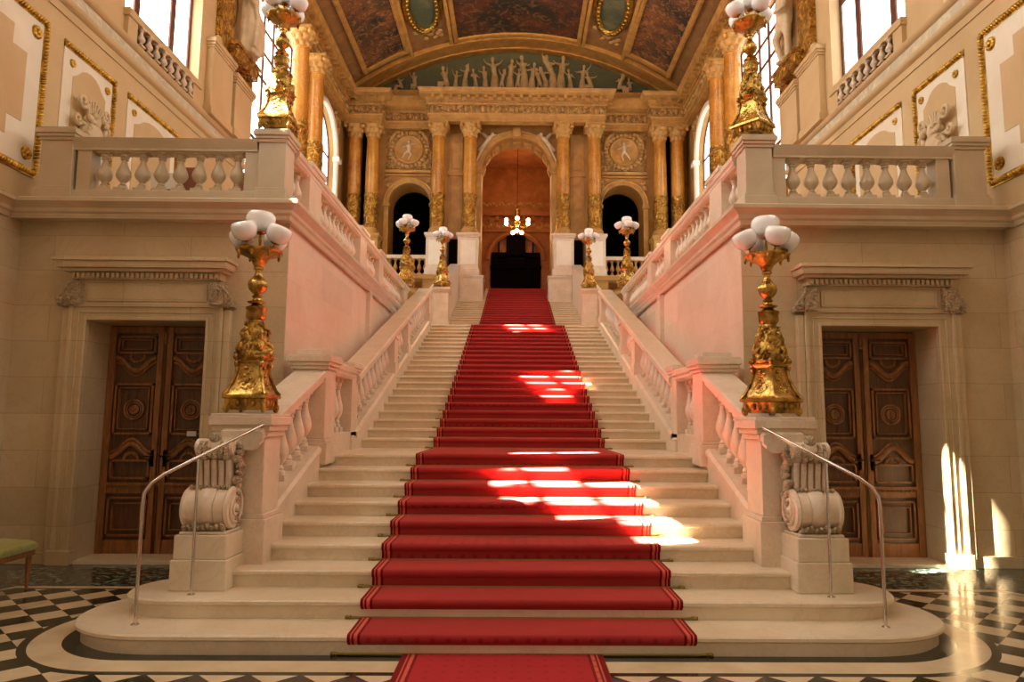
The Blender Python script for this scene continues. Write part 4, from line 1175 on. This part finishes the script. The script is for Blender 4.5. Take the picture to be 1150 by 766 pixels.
def pedestal(x, y, z0, z1, w, label, mat, panel=True):
    t = thing('column_pedestal', label, 'pedestal', (x, y, z0), 'column pedestals')
    h = z1 - z0
    mb = MB()
    pier(mb, -w, w, -w, w, 0, h, .18, .3, .06)
    mb.build('die', mat, t, bevel=.01)
    if panel:
        mb = MB().box(-w * .72, w * .72, -w - .014, -w + .01, .42, h - .3); mb.build('panel', M['panelwhite'], t, bevel=.006)
    return t
for s in (-1, 1):
    nm = SIDE[s]
    pedestal(s * 1.86, 21.75, 7.2, PEDZ, .40, 'pale panelled pedestal under the inner column %s of the central arch' % nm, M['balus'])
    pedestal(s * 3.12, 21.75, 7.2, PEDZ, .38, 'pale pedestal under the outer column %s of the central arch' % nm, M['balus'])
    pedestal(s * 5.78, 21.9, 7.2, PEDZ, .36, 'pedestal under the inner column of the %s far corner' % nm, M['navetrim'])
    pedestal(s * 6.5, 21.9, 7.2, PEDZ, .33, 'pedestal under the outer column of the %s far corner' % nm, M['navetrim'])
    pedestal(s * 6.60, 16.75, 7.2, PEDZ, .36, 'pedestal on the %s wall just before the arched window' % nm, M['navetrim'], False)
    pedestal(s * 6.60, 15.1, 7.2, PEDZ, .36, 'pedestal on the %s wall beside the tall square window' % nm, M['navetrim'], False)
    # block beside the top flight carrying the inner pedestal
    mb = MB(); xa, xb = sorted((s * 1.27, s * 2.34)); pier(mb, xa, xb, 21.35, 22.3, 4.2, 7.2, .12, .2, .03)
    mb.box(xa + .18, xb - .18, 21.33, 21.4, 5.9, 6.9)
    tag(mb.build('stair_block', M['balus'], bevel=.008), 'pale stone block at the head of the stairs %s of the red carpet' % nm, 'block', 'stone blocks at the stair head')
    # side ledge carrying columns and arched band under the far balustrade
    mb = MB(); xa, xb = sorted((s * 2.34, s * 6.99)); mb.box(xa, xb, 22.1, 22.6, 4.1, 7.2); mb.box(xa, xb, 21.3, 22.4, 7.05, 7.2)
    xa, xb = sorted((s * 6.2, s * 6.99)); mb.box(xa, xb, 9.7, 21.3, 7.05, 7.2); mb.box(*sorted((s * 6.3, s * 6.99)), 14.6, 17.3, 4.1, 7.06)
    mb.box(*sorted((s * 2.6, s * 3.6)), 21.4, 22.1, 4.1, 7.06); mb.box(*sorted((s * 5.3, s * 6.99)), 21.5, 22.1, 4.1, 7.06)
    mb.build('wall_' + nm + '_ledge', M['nave'], kind='structure', smooth=False)
    mb = MB(); 
    mb.tube([(s * 4.4 + 1.25 * math.cos(PI * k / 16), 21.9, 5.9 + .85 * math.sin(PI * k / 16)) for k in range(17)], .12, 8)
    mb.box(*sorted((s * 3.0, s * 5.8)), 21.7, 22.1, 5.75, 5.9)
    trim(mb, M['navetrim'])
    # far balustrade in the small arch
    fb = thing('arch_balustrade', 'distant stone balustrade in front of the dark %s side arch' % nm, 'balustrade', (s * 4.4, 21.9, 7.2), 'balustrades before the side arches')
    o = Vector(fb.location); b = fb
    mb = MB().box(s * 4.4 - 1.0, s * 4.4 + 1.0, 21.78, 22.02, 7.2, 7.32); put(mb, 'plinth', M['balus'])
    mb = MB().box(s * 4.4 - 1.0, s * 4.4 + 1.0, 21.76, 22.04, 7.94, 8.08); put(mb, 'handrail', M['balus'])
    for i in range(8): inst(BAL_E, 'baluster', fb, (-.82 + i * .235, 0, .12))

# ------------------------------------------------------------------ nave end wall
YE = 22.4
Pe = lambda u, w, z: (u, YE + w, z)
ends = [(-4.33, .84, 7.2, 10.35, 1.0), (0, 1.43, 5.0, 11.75, 1.0), (4.33, .84, 7.2, 10.35, 1.0)]
strips_wall(-7.0, 7.0, 4.1, 14.8, ends, Pe, 1.1).build('wall_end', M['nave'], kind='structure', smooth=False)
def arc(cx, cz, r, a0=0, a1=PI, n=24): return [(cx + r * math.cos(a1 + (a0 - a1) * k / n), cz + r * math.sin(a1 + (a0 - a1) * k / n)) for k in range(n + 1)]
def archivolt(cx, hf, zb, zs, y, w, mat, th=.1):
    mb = MB(); n = 28
    outer = arc(cx, zs, hf + w, n=n); inner = arc(cx, zs, hf + .0, n=n)
    for k in range(n):
        mb.add([(outer[k][0], y, outer[k][1]), (outer[k + 1][0], y, outer[k + 1][1]), (inner[k + 1][0], y, inner[k + 1][1]), (inner[k][0], y, inner[k][1]),
                (outer[k][0], y + th, outer[k][1]), (outer[k + 1][0], y + th, outer[k + 1][1]), (inner[k + 1][0], y + th, inner[k + 1][1]), (inner[k][0], y + th, inner[k][1])],
               [(0, 1, 2, 3), (7, 6, 5, 4), (0, 4, 5, 1), (3, 2, 6, 7)])
    mb.tube([(a, y, c) for a, c in arc(cx, zs, hf + w, n=n)], .035, 6); mb.tube([(a, y, c) for a, c in arc(cx, zs, hf + w * .5, n=n)], .022, 6); mb.tube([(a, y, c) for a, c in arc(cx, zs, hf + .02, n=n)], .025, 6)
    for sg in (-1, 1):
        xa, xb = sorted((cx + sg * hf, cx + sg * (hf + w))); mb.box(xa, xb, y, y + th, zb, zs)
        mb.box(xa - .04, xb + .04, y - .06, y + th, zs - .14, zs)
    return trim(mb, mat, ang=30)
archivolt(0, 1.43, 7.2, 11.75, YE - .1, .26, M['navetrim'])
for s in (-1, 1): archivolt(s * 4.33, .84, 8.0, 10.35, YE - .08, .2, M['navetrim'])
# keystones and flat pilasters between the columns, framed square panels
mb = MB()
for s in (-1, 1):
    xa, xb = sorted((s * 2.2, s * 2.75)); mb.box(xa, xb, YE - .09, YE, 7.2, 13.3)
    mb.box(xa + .1, xb - .1, YE - .12, YE - .05, 8.9, 11.5); mb.box(xa + .1, xb - .1, YE - .12, YE - .05, 11.8, 12.9)
    mb.box(*sorted((s * 2.15, s * 2.8)), YE - .15, YE, 11.5, 11.7)
    mb.box(*sorted((s * 3.5, s * 5.35)), YE - .12, YE, 11.62, 11.74)
    mb.box(*sorted((s * 3.5, s * 5.35)), YE - .09, YE, 11.5, 11.56)
mb.box(-.16, .16, YE - .3, YE, 13.12, 13.5)
shade_strips = MB()  # dark strips painting in the shade of the recesses beside the columns
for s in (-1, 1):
    shade_strips.box(*sorted((s * 6.02, s * 6.30)), YE - .06, YE, 8.2, 13.4); shade_strips.box(*sorted((s * 2.30, s * 2.70)), YE - .16, YE - .1, 7.2, 8.85)
trim(shade_strips, M['door_and_shade'])
trim(mb, M['navetrim'], bevel=.008)
for s in (-1, 1):      # relief medallions
    nm = SIDE[s]; cx, cz = s * 4.4, 12.62
    t = thing('relief_medallion', 'round stucco medallion with a dancing figure above the %s side arch' % nm, 'relief', (cx, YE - .02, cz), 'medallions')
    o = Vector(t.location); b = t
    mb = MB().box(cx - .93, cx + .93, YE - .04, YE + .0, cz - .82, cz + .78); put(mb, 'ground', M['stucco'])
    mb = MB().lathe([(.60, 0), (.60, .05), (.56, .07), (.52, .05), (.5, .04), (.02, .04)], 32, Matrix.Translation((cx, YE - .03, cz)) @ Matrix.Rotation(PI / 2, 4, 'X')); put(mb, 'disc', M['cornice'], ang=30)
    mb = MB(); y = YE - .09
    k = s
    mb.capsule((cx, y, cz), .09, (cx, y, cz + .16), .1, 8); mb.ball((cx, y, cz + .33), .07)
    mb.capsule((cx - .04, y, cz - .03), .06, (cx - .1 * k, y, cz - .22), .05, 8); mb.capsule((cx - .1 * k, y, cz - .22), .05, (cx - .02, y, cz - .42), .035, 8)
    mb.capsule((cx + .04, y, cz - .03), .06, (cx + .16 * k, y, cz - .18), .05, 8); mb.capsule((cx + .16 * k, y, cz - .18), .05, (cx + .26 * k, y, cz - .36), .03, 8)
    mb.capsule((cx, y, cz + .2), .045, (cx - .26, y, cz + .08), .03, 8); mb.capsule((cx, y, cz + .2), .045, (cx + .28, y, cz + .24), .03, 8)
    put(mb, 'relief_figure', M['statue'], remesh=.03)
    mb = MB()
    for an in range(0, 360, 14):
        a = math.radians(an); rr = .74
        mb.ball((cx + rr * math.cos(a), YE - .06, cz + rr * .95 * math.sin(a)), .1 + .03 * math.sin(an), .06, .09, 8, 6)
    for sx in (-1, 1):
        mb.capsule((cx + sx * .72, YE - .1, cz + .45), .09, (cx + sx * .55, YE - .1, cz + .68), .07, 8); mb.ball((cx + sx * .45, YE - .1, cz + .72), .08)
        mb.capsule((cx + sx * .75, YE - .1, cz + .4), .06, (cx + sx * .8, YE - .1, cz + .1), .04, 8)
    put(mb, 'wreath', M['relief'], ang=60)
    # spandrel relief over the side arch
    mb = MB(); rnd = random.Random(4)
    for sx in (-1, 1):
        for q in range(9):
            mb.ball((cx + sx * rnd.uniform(.7, .95), YE - .02, rnd.uniform(11.0, 11.45)), .09, .05, .07, 8, 6)
    trim(mb, M['relief'], ang=60)
    # winged figure beside the central archivolt
    mb = MB(); x0 = s * 1.35; y = YE - .16
    mb.capsule((s * 1.30, y, 12.85), .09, (s * 1.12, y, 13.1), .1, 8); mb.ball((s * 1.0, y, 13.28), .08)
    mb.capsule((s * 1.30, y, 12.85), .085, (s * 1.45, y, 12.5), .06, 8); mb.capsule((s * 1.45, y, 12.5), .06, (s * 1.62, y, 12.15), .04, 8)
    mb.capsule((s * 1.36, y, 12.8), .07, (s * 1.55, y, 12.6), .05, 8)
    mb.capsule((s * 1.1, y, 13.12), .045, (s * .85, y, 13.25), .03, 8); mb.capsule((s * 1.15, y, 13.1), .045, (s * 1.38, y, 13.32), .03, 8)
    mb.capsule((s * 1.2, y + .05, 13.1), .08, (s * 1.5, y + .05, 13.38), .03, 8)
    tag(mb.build('relief_figure', M['statue'], remesh=.03), 'pale reclining winged figure on the %s shoulder of the central arch' % nm, 'relief', 'arch figures')

# entablature all round the nave
PATH = [(-6.75, 9.8), (-6.75, 21.55), (-5.4, 21.55), (-5.4, 22.2), (-3.5, 22.2), (-3.5, 21.42), (3.5, 21.42), (3.5, 22.2), (5.4, 22.2), (5.4, 21.55), (6.75, 21.55), (6.75, 9.8)]
PT = [(x, y, 0) for x, y in PATH]          # room is on the right hand side: d negative points into the room
def ent(prof, mat, **kw): return trim(MB().sweep([(-d, 13.45 + (z - 13.45) * .86) for d, z in prof], PT), mat, **kw)
EZ = lambda z: 13.45 + (z - 13.45) * .86
ent([(-.35, 13.45), (0, 13.45), (0, 13.6), (.03, 13.6), (.03, 13.74), (.07, 13.78), (.07, 13.82), (-.35, 13.82)], M['cornice'], ang=30)
ent([(-.35, 13.82), (.02, 13.82), (.02, 14.22), (-.35, 14.22)], M['stucco'], ang=30)
ent([(-.35, 14.22), (.06, 14.22), (.08, 14.27), (.08, 14.40), (.12, 14.42), (.15, 14.56), (.34, 14.58), (.34, 14.70), (.38, 14.74), (.42, 14.83), (.42, 14.87), (-.35, 14.87)], M['cornice'], ang=30)
mb = MB()
def along(step, fn):
    for i in range(len(PATH) - 1):
        a, b2 = Vector(PATH[i]), Vector(PATH[i + 1]); L = (b2 - a).length; d = (b2 - a) / L; nrm = Vector((d.y, -d.x)); n = int(L / step)
        for k in range(n):
            p_ = a + d * (k + .5) * L / n
            fn(p_, d, nrm)
def dent(w, dep0, dep1, z0, z1):
    def f(p_, d, nr):
        c = [p_ - d * w / 2 + nr * dep0, p_ + d * w / 2 + nr * dep0, p_ + d * w / 2 + nr * dep1, p_ - d * w / 2 + nr * dep1]
        mb.add([(q.x, q.y, EZ(z)) for z in (z0, z1) for q in c], [(0, 1, 2, 3), (7, 6, 5, 4), (0, 4, 5, 1), (1, 5, 6, 2), (2, 6, 7, 3), (3, 7, 4, 0)])
    return f
along(.13, dent(.07, .07, .14, 14.29, 14.39)); along(.34, dent(.14, .12, .32, 14.44, 14.57))
trim(mb, M['cornice'])
mb = MB(); rnd = random.Random(8)
def swirl(p_, d, nr):
    q = p_ + nr * .03
    mb.ball((q.x, q.y, EZ(14.02) + rnd.uniform(-.06, .06)), .07, .07, rnd.uniform(.07, .14), 8, 6)
along(.22, swirl); trim(mb, M['relief'], ang=60)

# ------------------------------------------------------------------ vault
RV, ZC = 10.9, 17.2
def vz(x): return ZC - RV + math.sqrt(RV * RV - x * x)
def vslab(x0, x1, y0, y1, off0, off1, n=14):
    """curved slab following the vault between two offsets (negative = below the vault surface)"""
    mb = MB(); pts = []
    for i in range(n + 1):
        x = x0 + (x1 - x0) * i / n
        nx, nz = x / RV, math.sqrt(1 - (x / RV) ** 2)
        pts.append(((x + nx * off0, vz(x) + nz * off0), (x + nx * off1, vz(x) + nz * off1)))
    poly = [p_[0] for p_ in pts] + [p_[1] for p_ in pts][::-1]
    for i in range(n):
        q = [pts[i][0], pts[i + 1][0], pts[i + 1][1], pts[i][1]]
        mb.prism(q, 'Y', y0, y1)
    return mb
vslab(-7.1, 7.1, 9.3, 23.6, .12, .4, 40).build('ceiling_vault', M['vault'], kind='structure', ang=60)
trim(vslab(-7.0, 7.0, 21.75, 22.95, -.02, .2, 40), M['cornice'], ang=60)
mb = vslab(-7.0, 7.0, 21.72, 21.82, -.08, .1, 40); trim(mb, M['cornice'], ang=60)
mb = vslab(-7.0, 7.0, 22.5, 22.62, -.07, .1, 40); trim(mb, M['cornice'], ang=60)
trim(vslab(-7.0, 7.0, 14.2, 15.7, -.02, .2, 40), M['cornice'], ang=60)
# lunette wall
poly = [(-7.0, 14.7)] + [(x / 10, vz(x / 10) + .05) for x in range(-70, 71, 5)] + [(7.0, 14.7)]
MB().prism(poly, 'Y', 22.95, 23.3).build('wall_lunette', M['lunette'], kind='structure', smooth=False)
MB().box(-7.0, 7.0, 21.75, 23.3, 14.2, 14.64).box(-7.0, 7.0, 22.6, 23.3, 14.64, 15.3).build('wall_attic', M['navetrim'], kind='structure')

def vframe(x0, x1, y0, y1, canvas, label, w=.16):
    xc, yc = (x0 + x1) / 2, (y0 + y1) / 2
    t = thing('ceiling_painting', label, 'painting', (xc, yc, vz(xc)), 'ceiling paintings')
    o = Vector(t.location)
    def q(mb, name, mat, **kw):
        mb.v = [tuple(Vector(v) - o) for v in mb.v]; return mb.build(name, mat, t, **kw)
    q(vslab(x0, x1, y0, y1, .05, .125), 'canvas', canvas, ang=60)
    fr = MB()
    for a, b2, c, d in ((x0 - w, x0, y0 - w, y1 + w), (x1, x1 + w, y0 - w, y1 + w)):
        m_ = vslab(a, b2, c, d, -.04, .125, 3); fr.add(m_.v, m_.f)
        m_ = vslab(a + w * .3, a + w * .7, c, d, -.08, .0, 2); fr.add(m_.v, m_.f)
    for c, d in ((y0 - w, y0), (y1, y1 + w)):
        m_ = vslab(x0 - w, x1 + w, c, d, -.04, .125, 14); fr.add(m_.v, m_.f)
    q(fr, 'frame', M['cornice'], ang=40)
vframe(-2.4, 2.4, 15.9, 21.5, M['paintc'], 'large dark painting in the middle of the vaulted ceiling', .18)
vframe(-5.95, -4.5, 16.0, 21.2, M['paints'], 'warm dark figure painting on the left slope of the vaulted ceiling')
vframe(4.5, 5.95, 16.0, 21.2, M['paints'], 'warm dark figure painting on the right slope of the vaulted ceiling')
for s in (-1, 1):
    cx, cy = s * 3.5, 18.9; nm = SIDE[s]
    t = thing('ceiling_medallion', 'green oval painting in a gilded ring on the %s of the central ceiling painting' % nm, 'painting', (cx, cy, vz(cx)), 'oval ceiling paintings')
    o = Vector(t.location); n = 36
    ring = [(cx + .50 * math.cos(2 * PI * k / n), cy + 1.45 * math.sin(2 * PI * k / n)) for k in range(n)]
    mb = MB(); mb.add([(x, y, vz(x) + .05) for x, y in ring] + [(x, y, vz(x) + .125) for x, y in ring], [tuple(range(n)), tuple(range(2 * n - 1, n - 1, -1))] + [(i, (i + 1) % n, n + (i + 1) % n, n + i) for i in range(n)])
    mb.v = [tuple(Vector(v) - o) for v in mb.v]; mb.build('canvas', M['paintg'], t)
    mb = MB().tube([(x, y, vz(x) + .02) for x, y in ring], .09, 8, closed=True); mb.tube([(cx + (x - cx) * 1.25, cy + (y - cy) * 1.15, vz(cx + (x - cx) * 1.25) + .06) for x, y in ring], .07, 8, closed=True)
    for k, (x, y) in enumerate(ring): mb.ball((cx + (x - cx) * 1.02, cy + (y - cy) * 1.02, vz(x) - .05), .07, .07, .05, 8, 6)
    mb.v = [tuple(Vector(v) - o) for v in mb.v]; mb.build('gilded_ring', M['goldframe'], t, ang=50)
    # stucco swags in the end corners of the band
    mb = MB(); rnd = random.Random(2)
    for k in range(16): 
        x = cx + rnd.uniform(-.5, .5); y = 20.7 + rnd.uniform(-.35, .35); mb.ball((x, y, vz(x) + .08), .12, .12, .07, 8, 6)
    trim(mb, M['relief'], ang=60)
    for sg in (s * 2.68, s * 4.28):
        trim(vslab(min(sg - .06, sg + .06), max(sg - .06, sg + .06), 15.7, 21.75, -.06, .13, 2), M['cornice'])

# figures in the lunette
rnd = random.Random(21)
def relief_person(x, z0, h, lean, arms, skirt, seated=False, wing=False):
    mb = MB(); y = 22.86; k = h
    hip = Vector((x, y, z0 + (.28 if seated else .5) * k)); ch = hip + Vector((lean * .12 * k, -.03, .28 * k)); hd = ch + Vector((lean * .05 * k, -.03, .17 * k))
    mb.capsule(hip, .075 * k, ch, .085 * k, 8); mb.capsule(ch, .04 * k, hd, .04 * k, 8); mb.ball(tuple(hd + Vector((0, 0, .03 * k))), .062 * k, .06 * k, .075 * k, 8, 6)
    for sg, (ax, az) in zip((-1, 1), arms):
        sh = ch + Vector((sg * .09 * k, -.01, .04 * k)); el = sh + Vector((ax * .14 * k, -.03, az * .14 * k)); ha = el + Vector((ax * .08 * k, -.02, (az + .6) * .1 * k))
        mb.capsule(sh, .035 * k, el, .028 * k, 6); mb.capsule(el, .028 * k, ha, .02 * k, 6)
    if seated:
        for sg in (-1, 1):
            kn = hip + Vector((lean * .25 * k + sg * .05 * k, -.08, .02 * k)); mb.capsule(hip, .06 * k, kn, .05 * k, 6); mb.capsule(kn, .045 * k, Vector((kn.x + lean * .08 * k, y - .02, z0 + .04 * k)), .03 * k, 6)
    elif skirt:
        mb.tube([tuple(hip + Vector((0, 0, .03 * k))), (x, y, z0 + .25 * k), (x, y, z0)], [.085 * k, .12 * k, .14 * k], 10)
    else:
        for sg in (-1, 1):
            kn = hip + Vector((sg * .07 * k, -.02, -.23 * k)); mb.capsule(hip + Vector((sg * .03 * k, 0, 0)), .055 * k, kn, .042 * k, 6); mb.capsule(kn, .04 * k, Vector((x + sg * .1 * k, y, z0 + .03 * k)), .026 * k, 6)
    return mb
zl = 15.3
figs = [(-4.85, .55, 1, 1), (-4.3, .62, 1, 1), (-2.95, .9, 1, 1), (-2.6, .75, 0, 0), (-2.2, 1.05, 0, 0), (-1.75, .85, 0, 1), (-1.35, 1.0, 0, 0), (-.95, 1.45, 0, 0), (-.65, .85, 0, 1), (-.3, 1.35, 0, 0),
        (.02, .9, 0, 1), (.3, 1.55, 0, 0), (.62, 1.2, 0, 0), (.95, .95, 0, 1), (1.2, 1.0, 0, 0), (1.5, 1.6, 0, 0), (1.85, 1.55, 0, 0), (2.25, .9, 0, 0), (2.75, 1.1, 0, 0), (3.15, .75, 1, 1), (4.3, .65, 1, 1), (4.8, .55, 1, 1)]
order = ['first', 'second', 'third', 'fourth', 'fifth', 'sixth', 'seventh', 'eighth', 'ninth', 'tenth', 'eleventh', 'twelfth', 'thirteenth', 'fourteenth', 'fifteenth', 'sixteenth', 'seventeenth', 'eighteenth', 'nineteenth', 'twentieth', 'twenty-first', 'last']
lun = thing('lunette_relief', 'pale sculpted procession of figures against the green lunette above the cornice', 'relief', (0, 22.86, zl))
for i, (x, h, seat, bare) in enumerate(figs):
    arms = ((rnd.uniform(-1, .2), rnd.uniform(-1, 1)), (rnd.uniform(-.2, 1), rnd.uniform(-1, 1)))
    hh = min(vz(x) - .12 - zl, .28 + h * .82) / (.72 if seat else .96)
    mb = relief_person(x, zl, hh, rnd.choice((-1, 1)) * rnd.uniform(.3, 1), arms, not bare, bool(seat))
    mb.v = [tuple(Vector(v) - Vector((0, 22.86, zl))) for v in mb.v]
    mb.build('sculpted_figure', M['figure'], lun, remesh=.028)

# ------------------------------------------------------------------ vestibule behind the central arch, dark rooms behind side arches
V = M['vest']; z0 = NTOP * H
mb = MB(); mb.box(-3.4, -3.1, 23.5, 31.3, 5, 16); mb.box(3.1, 3.4, 23.5, 31.3, 5, 16); mb.build('wall_vestibule', V, kind='structure', smooth=False)
MB().box(-7.4, 7.4, 26.5, 31.3, z0 - .3, z0 - .001).build('floor_vestibule', M['door_and_shade'], kind='structure')
MB().box(-3.4, 3.4, 23.4, 31.4, 15.0, 15.3).build('ceiling_vestibule', V, kind='structure')
Pv = lambda u, w, z: (u, 30.8 + w, z)
strips_wall(-3.4, 3.4, 5, 15.2, [(0, 1.35, 7, 10.0, 1.0)], Pv, .4).build('wall_vestibule_back', V, kind='structure', smooth=False)
mb = MB().tube([(a, 30.75, c) for a, c in arc(0, 10.0, 1.5)], .12, 8)
mb.box(-3.1, 3.1, 30.5, 30.8, 12.35, 12.55); mb.box(-3.1, 3.1, 30.6, 30.8, 11.5, 11.6)
for i in range(13): mb.box(-3.0 + i * .48, -2.85 + i * .48, 30.6, 30.8, 12.1, 12.35)
trim(mb, V)
rnd = random.Random(3); mb = MB()
for i in range(40): mb.ball((-2.8 + i * .145, 30.78, 11.85 + .1 * math.sin(i * 1.3)), .1, .05, .12, 8, 6)
for i in range(24): mb.ball((-1.9 + i * .165, 30.78, 13.0 + .06 * math.sin(i * 2.1)), .1, .05, .09, 8, 6)
trim(mb, M['relief'], ang=60)
# lit soffit band with coffer in the depth of the arch
mb = MB()
for k in range(9):
    a = PI * (k + .5) / 9
    Mx = Matrix.Translation((0, 22.95, 11.75)) @ Matrix.Rotation(-(a - PI / 2), 4, 'Y')
    mb.box(-.17, .17, -.3, .3, 1.36, 1.42, Mx); mb.box(-.09, .09, -.18, .18, 1.32, 1.38, Mx)
trim(mb, M['navetrim'])
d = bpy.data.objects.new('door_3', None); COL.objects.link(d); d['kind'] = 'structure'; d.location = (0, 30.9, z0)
mb = MB().box(-1.3, 1.3, 0, .1, 0, 3.2); mb.build('leaf', M['door_and_shade'], d)
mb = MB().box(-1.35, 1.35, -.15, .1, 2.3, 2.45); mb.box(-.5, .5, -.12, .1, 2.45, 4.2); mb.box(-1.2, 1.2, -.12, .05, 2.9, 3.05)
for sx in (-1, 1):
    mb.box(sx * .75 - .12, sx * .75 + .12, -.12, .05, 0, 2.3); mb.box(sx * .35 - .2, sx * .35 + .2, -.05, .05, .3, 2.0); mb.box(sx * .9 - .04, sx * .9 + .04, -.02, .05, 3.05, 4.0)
mb.build('door_frame', M['door_and_shade'], d, bevel=.01)
MB().box(-1.4, 1.4, 31.15, 31.3, z0, 12).build('wall_vestibule_niche', V, kind='structure')
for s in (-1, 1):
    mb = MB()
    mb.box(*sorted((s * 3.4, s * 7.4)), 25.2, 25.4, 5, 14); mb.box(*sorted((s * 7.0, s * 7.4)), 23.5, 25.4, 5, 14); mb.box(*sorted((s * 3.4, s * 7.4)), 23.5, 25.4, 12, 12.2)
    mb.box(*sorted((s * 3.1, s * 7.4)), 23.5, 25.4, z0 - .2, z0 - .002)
    mb.build('wall_' + SIDE[s] + '_passage', M['door_and_shade'], kind='structure', smooth=False)
# chandelier
ch = thing('chandelier', 'small lit brass chandelier hanging in the central arch', 'chandelier', (.05, 24.6, 10.3))
mb = MB().tube([(0, 0, .3), (0, 0, 4.7)], .012, 6); mb.build('chain', M['iron'], ch)
mb = MB().lathe([(.02, -.35), (.06, -.3), (.04, -.2), (.12, -.1), (.14, .0), (.1, .1), (.12, .3), (.13, .5), (.1, .52), (.02, .55)], 16)
spots = []
for k in range(6):
    a = PI / 6 + k * PI / 3; r_ = .55
    mb.tube([(0, 0, -.15), (r_ * .5 * math.cos(a), r_ * .5 * math.sin(a), -.3), (r_ * math.cos(a), r_ * math.sin(a), -.12)], .016, 6); spots.append((r_ * math.cos(a), r_ * math.sin(a), -.02))
for k in range(3):
    a = k * 2 * PI / 3 + .5; mb.tube([(0, 0, -.3), (.22 * math.cos(a), .22 * math.sin(a), -.42)], .014, 6); spots.append((.22 * math.cos(a), .22 * math.sin(a), -.48))
mb.build('body', M['goldsm'], ch, ang=50)
bm_ = MB().ball((0, 0, 0), .085, n=14, m=10).mesh('globe', M['bulb'], 60)
for q in spots: inst(bm_, 'globe', ch, q)
def plight(name, loc, e, col, r=.1):
    l = bpy.data.lights.new(name, 'POINT'); l.energy = e; l.color = col; l.shadow_soft_size = r
    ob = bpy.data.objects.new(name, l); COL.objects.link(ob); ob.location = loc
plight('chandelier_light', (.05, 24.6, 9.5), 90, (1, .55, .22), .3)
plight('vestibule_light', (0, 28.2, 13.2), 110, (1, .5, .18), .3)
plight('vestibule_lamp', (0, 29.6, 10.9), 25, (1, .5, .18), .3)

# ------------------------------------------------------------------ bench, card, boards
bench = thing('bench', 'green upholstered bench against the left wall, cut by the picture edge', 'bench', (-4.95, 1.2, 0))
mb = MB(); N = 12
prof = [(-.33, .36), (-.35, .39), (-.34, .43), (-.28, .455), (0, .47), (.28, .455), (.34, .43), (.35, .39), (.33, .36)]
mb.sweep(prof, [(0, -.85, 0), (0, .72, 0)]); mb.build('seat', M['velvet'], bench, bevel=.02, ang=60)
mb = MB().box(-.335, .335, -.83, .70, .315, .362); mb.build('frame', M['wood'], bench, bevel=.006)
for x in (-.3, .3):
    for y in (-.78, .66):
        mb = MB().lathe([(.013, 0), (.02, .15), (.027, .32)], 10, Matrix.Translation((x, y, 0))); mb.build('leg', M['wood'], bench)
mb = MB().box(-3.95, -3.84, 3.443, 3.451, 1.42, 1.48)
tag(mb.build('notice_card', M['white']), 'small blank-looking white card fixed on the right leaf of the left door', 'card')
t = thing('display_board', 'dark and brown folding display board standing behind the left gallery balusters', 'board', (-4.7, 4.3, 4.16))
MB().box(-.35, .0, 0, .05, .0, .62).build('black_panel', M['black'], t)
MB().box(-.35, .0, 0, .052, .62, .85).build('white_panel', M['white'], t)
MB().box(.03, .28, .05, .1, .0, .95).build('brown_panel', M['brown'], t)
MB().box(.3, .7, .1, .15, .0, .6).build('black_panel', M['black'], t)
MB().box(.75, .98, .1, .15, .0, .9).build('brown_panel', M['brown'], t)

# ------------------------------------------------------------------ light
sun = bpy.data.lights.new('sun', 'SUN'); sun.energy = 560; sun.angle = math.radians(.6); sun.color = (1, .86, .66)
so = bpy.data.objects.new('sun', sun); COL.objects.link(so)
dv = Vector((1, .3, -1.14)).normalized()
so.rotation_euler = dv.to_track_quat('-Z', 'Y').to_euler(); so.location = (-15, 0, 25)
w = bpy.data.worlds.new('world'); SC.world = w; w.use_nodes = True
w.node_tree.nodes['Background'].inputs[0].default_value = (.9, .95, 1, 1); w.node_tree.nodes['Background'].inputs[1].default_value = 3.0

SC.view_settings.view_transform = 'Standard'; SC.view_settings.look = 'None'; SC.view_settings.gamma = 1; SC.view_settings.use_curve_mapping = False
SC.view_settings.exposure = -0.4
SC.cycles.max_bounces = 8; SC.cycles.diffuse_bounces = 5; SC.cycles.glossy_bounces = 3; SC.cycles.transparent_max_bounces = 6
SC.cycles.sample_clamp_indirect = 6; SC.cycles.caustics_reflective = False; SC.cycles.caustics_refractive = False
SC.cycles.use_denoising = True
